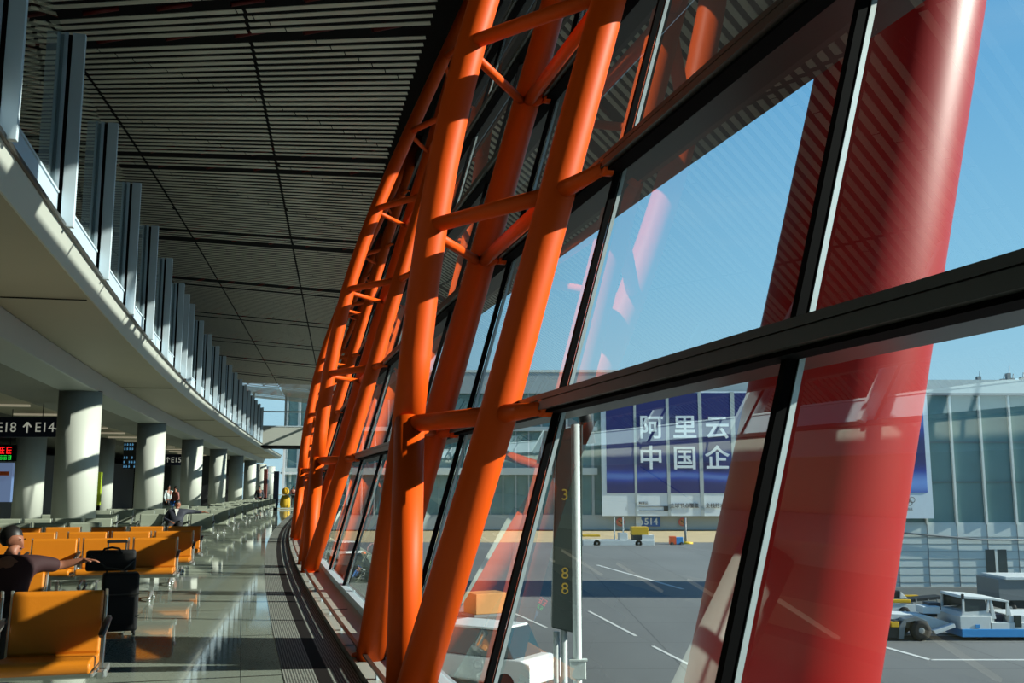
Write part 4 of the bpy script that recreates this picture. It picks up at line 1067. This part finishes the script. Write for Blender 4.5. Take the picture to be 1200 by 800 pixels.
for px, y0 in ((652, 740), (661, 738)):
    a = atY(px, y0, YD + .12); MB().tube([di @ a, (di @ a) * 1.0 + Vector((0, 0, -(a.z - GZ)))], .045, 10).build('support', 'polegrey', bd)
a = atY(652, 512, YD + .1)
MB().tube([di @ atY(690, 520, YD + .4), di @ atY(683, 470, YD + .4), di @ atY(668, 462, YD + .4), di @ atY(655, 470, YD + .4), di @ atY(655, 560, YD + .4)], .10, 10).build('bent_arm', 'vdark', bd)

# vehicles close under the wall
def car(label, cx, cy, rz, L, W, H, mbody, extra=None):
    r = thing('service_vehicle', label, 'vehicle', (cx, cy, GZ), rz)
    h = H
    q = MB(); q.prism([(-L / 2, .35), (-L / 2, h * .5), (-L * .42, h * .56), (L * .40, h * .56), (L / 2, h * .48), (L / 2, .35)], -W / 2, W / 2); q.build('body', mbody, r, bevel=.05)
    q = MB(); q.prism([(-L * .36, h * .55), (-L * .26, h), (L * .28, h), (L * .40, h * .55)], -W / 2 * .88, W / 2 * .88); q.build('cabin_glass', 'winglass', r, bevel=.04)
    MB().box((-W / 2 * .86, -L * .25, h * .98), (W / 2 * .86, L * .27, h * 1.03)).build('roof', mbody, r, bevel=.03)
    for sy in (-1, 1):
        for sx in (-1, 1): 
            m4 = Matrix.Translation((sx * (W / 2 - .08), sy * L * .31, .33)) @ Matrix.Rotation(PI / 2, 4, 'Y')
            MB().lathe([(.2, -.1), (.33, -.1), (.33, .1), (.2, .1)], n=18, mtx=m4).build('wheel', 'tyre', r)
    if extra == 'beacon': MB().lathe([(.16, 0), (.16, .12), (.1, .18)], c=(0, 0, h * 1.03), n=12).build('beacon', 'cone_o', r)
    if extra == 'racks': 
        MB().box((-W / 2 * .7, -L * .2, h * 1.05), (W / 2 * .7, L * .2, h * 1.2)).build('roof_rack', 'wood', r)
    return r
g = atZ(566, 765, GZ + 1.2); car('white van seen from above between the two nearest struts', g.x, g.y + 1.2, 1.0, 4.6, 1.9, 1.9, 'vwhite')
g = atZ(583, 705, GZ + .8); bxx = thing('crate', 'tan crate standing behind the white van under the glass wall', 'crate', (g.x - .6, g.y + 1.6, GZ), .5)
MB().box((-.9, -.7, .12), (.9, .7, 1.1)).build('box', 'wood', bxx, bevel=.03); MB().box((-1, -.75, 0), (1, .75, .12)).build('pallet', 'vgrey', bxx)
g = atZ(426, 655, GZ + 1.4); car('dark pickup with an orange beacon parked under the glass wall', g.x, g.y, .9, 4.8, 1.9, 1.7, 'vdark', 'beacon')
g = atZ(470, 655, GZ + 1.2); car('grey car parked under the glass wall near the second truss', g.x, g.y, .4, 4.4, 1.8, 1.5, 'vgrey')
g = atZ(404, 640, GZ + 1.2); car('white car parked farther along the glass wall', g.x, g.y, .6, 4.4, 1.8, 1.6, 'vwhite')

# ------------------------------------------------------------------ light, sky, camera
SUN_EL, SUN_AZ = math.radians(23.3), math.radians(95)
sd = Vector((math.sin(SUN_AZ) * math.cos(SUN_EL), math.cos(SUN_AZ) * math.cos(SUN_EL), math.sin(SUN_EL)))
sl = bpy.data.lights.new('sun', 'SUN'); sl.energy = 11.5; sl.angle = math.radians(.53); sl.color = (1, .93, .82)
so = bpy.data.objects.new('sun', sl); COL.objects.link(so); so.location = (30, -10, 30)
so.rotation_euler = sd.to_track_quat('Z', 'Y').to_euler()
w = bpy.data.worlds.new('sky'); S.world = w; w.use_nodes = True; nt = w.node_tree; nt.nodes.clear()
o_ = nt.nodes.new('ShaderNodeOutputWorld'); bgd = nt.nodes.new('ShaderNodeBackground')
tcw = nt.nodes.new('ShaderNodeTexCoord'); sxw = nt.nodes.new('ShaderNodeSeparateXYZ'); rw = nt.nodes.new('ShaderNodeValToRGB')
nt.links.new(tcw.outputs['Generated'], sxw.inputs[0]); nt.links.new(sxw.outputs['Z'], rw.inputs[0]); nt.links.new(rw.outputs[0], bgd.inputs[0])
els = ((0.0, (196, 224, 236)), (.07, (178, 218, 238)), (.2, (150, 206, 240)), (.42, (112, 180, 232)), (.7, (70, 136, 204)), (1.0, (40, 98, 170)))
for i, (p_, c_) in enumerate(els):
    e = rw.color_ramp.elements[i] if i < 2 else rw.color_ramp.elements.new(p_)
    e.position = p_; e.color = srgb(*c_)
bgd.inputs['Strength'].default_value = 1.15
# thin high haze streaks
nzw = nt.nodes.new('ShaderNodeTexNoise'); mpw = nt.nodes.new('ShaderNodeMapping'); mpw.inputs['Scale'].default_value = (1.2, 1.2, 6)
nzw.inputs['Scale'].default_value = 1.6; nzw.inputs['Detail'].default_value = 5
nt.links.new(tcw.outputs['Generated'], mpw.inputs[0]); nt.links.new(mpw.outputs[0], nzw.inputs['Vector'])
rr = nt.nodes.new('ShaderNodeMapRange'); rr.inputs['From Min'].default_value = .55; rr.inputs['From Max'].default_value = .85; rr.inputs['To Max'].default_value = .22
nt.links.new(nzw.outputs['Fac'], rr.inputs['Value'])
mw = nt.nodes.new('ShaderNodeMix'); mw.data_type = 'RGBA'; mw.inputs['B'].default_value = srgb(214, 232, 242)
nt.links.new(rr.outputs[0], mw.inputs['Factor']); nt.links.new(rw.outputs[0], mw.inputs['A']); nt.links.new(mw.outputs['Result'], bgd.inputs[0])
nt.links.new(bgd.outputs[0], o_.inputs[0])

cam = bpy.data.cameras.new('camera'); co = bpy.data.objects.new('camera', cam); COL.objects.link(co)
cam.sensor_width = 36; cam.lens = FPX / 1200 * 36; cam.clip_start = .05; cam.clip_end = 2000
co.location = (0, 0, EYE); co.rotation_euler = (PI / 2 + PITCH, 0, 0); S.camera = co
S.view_settings.view_transform = 'Standard'; S.view_settings.look = 'None'; S.view_settings.exposure = 0; S.view_settings.gamma = 1
S.view_settings.use_curve_mapping = False
S.cycles.use_denoising = True
S.cycles.max_bounces = 10; S.cycles.diffuse_bounces = 1; S.cycles.glossy_bounces = 5; S.cycles.transparent_max_bounces = 24
S.cycles.caustics_reflective = False; S.cycles.caustics_refractive = False
S.cycles.sample_clamp_indirect = 4
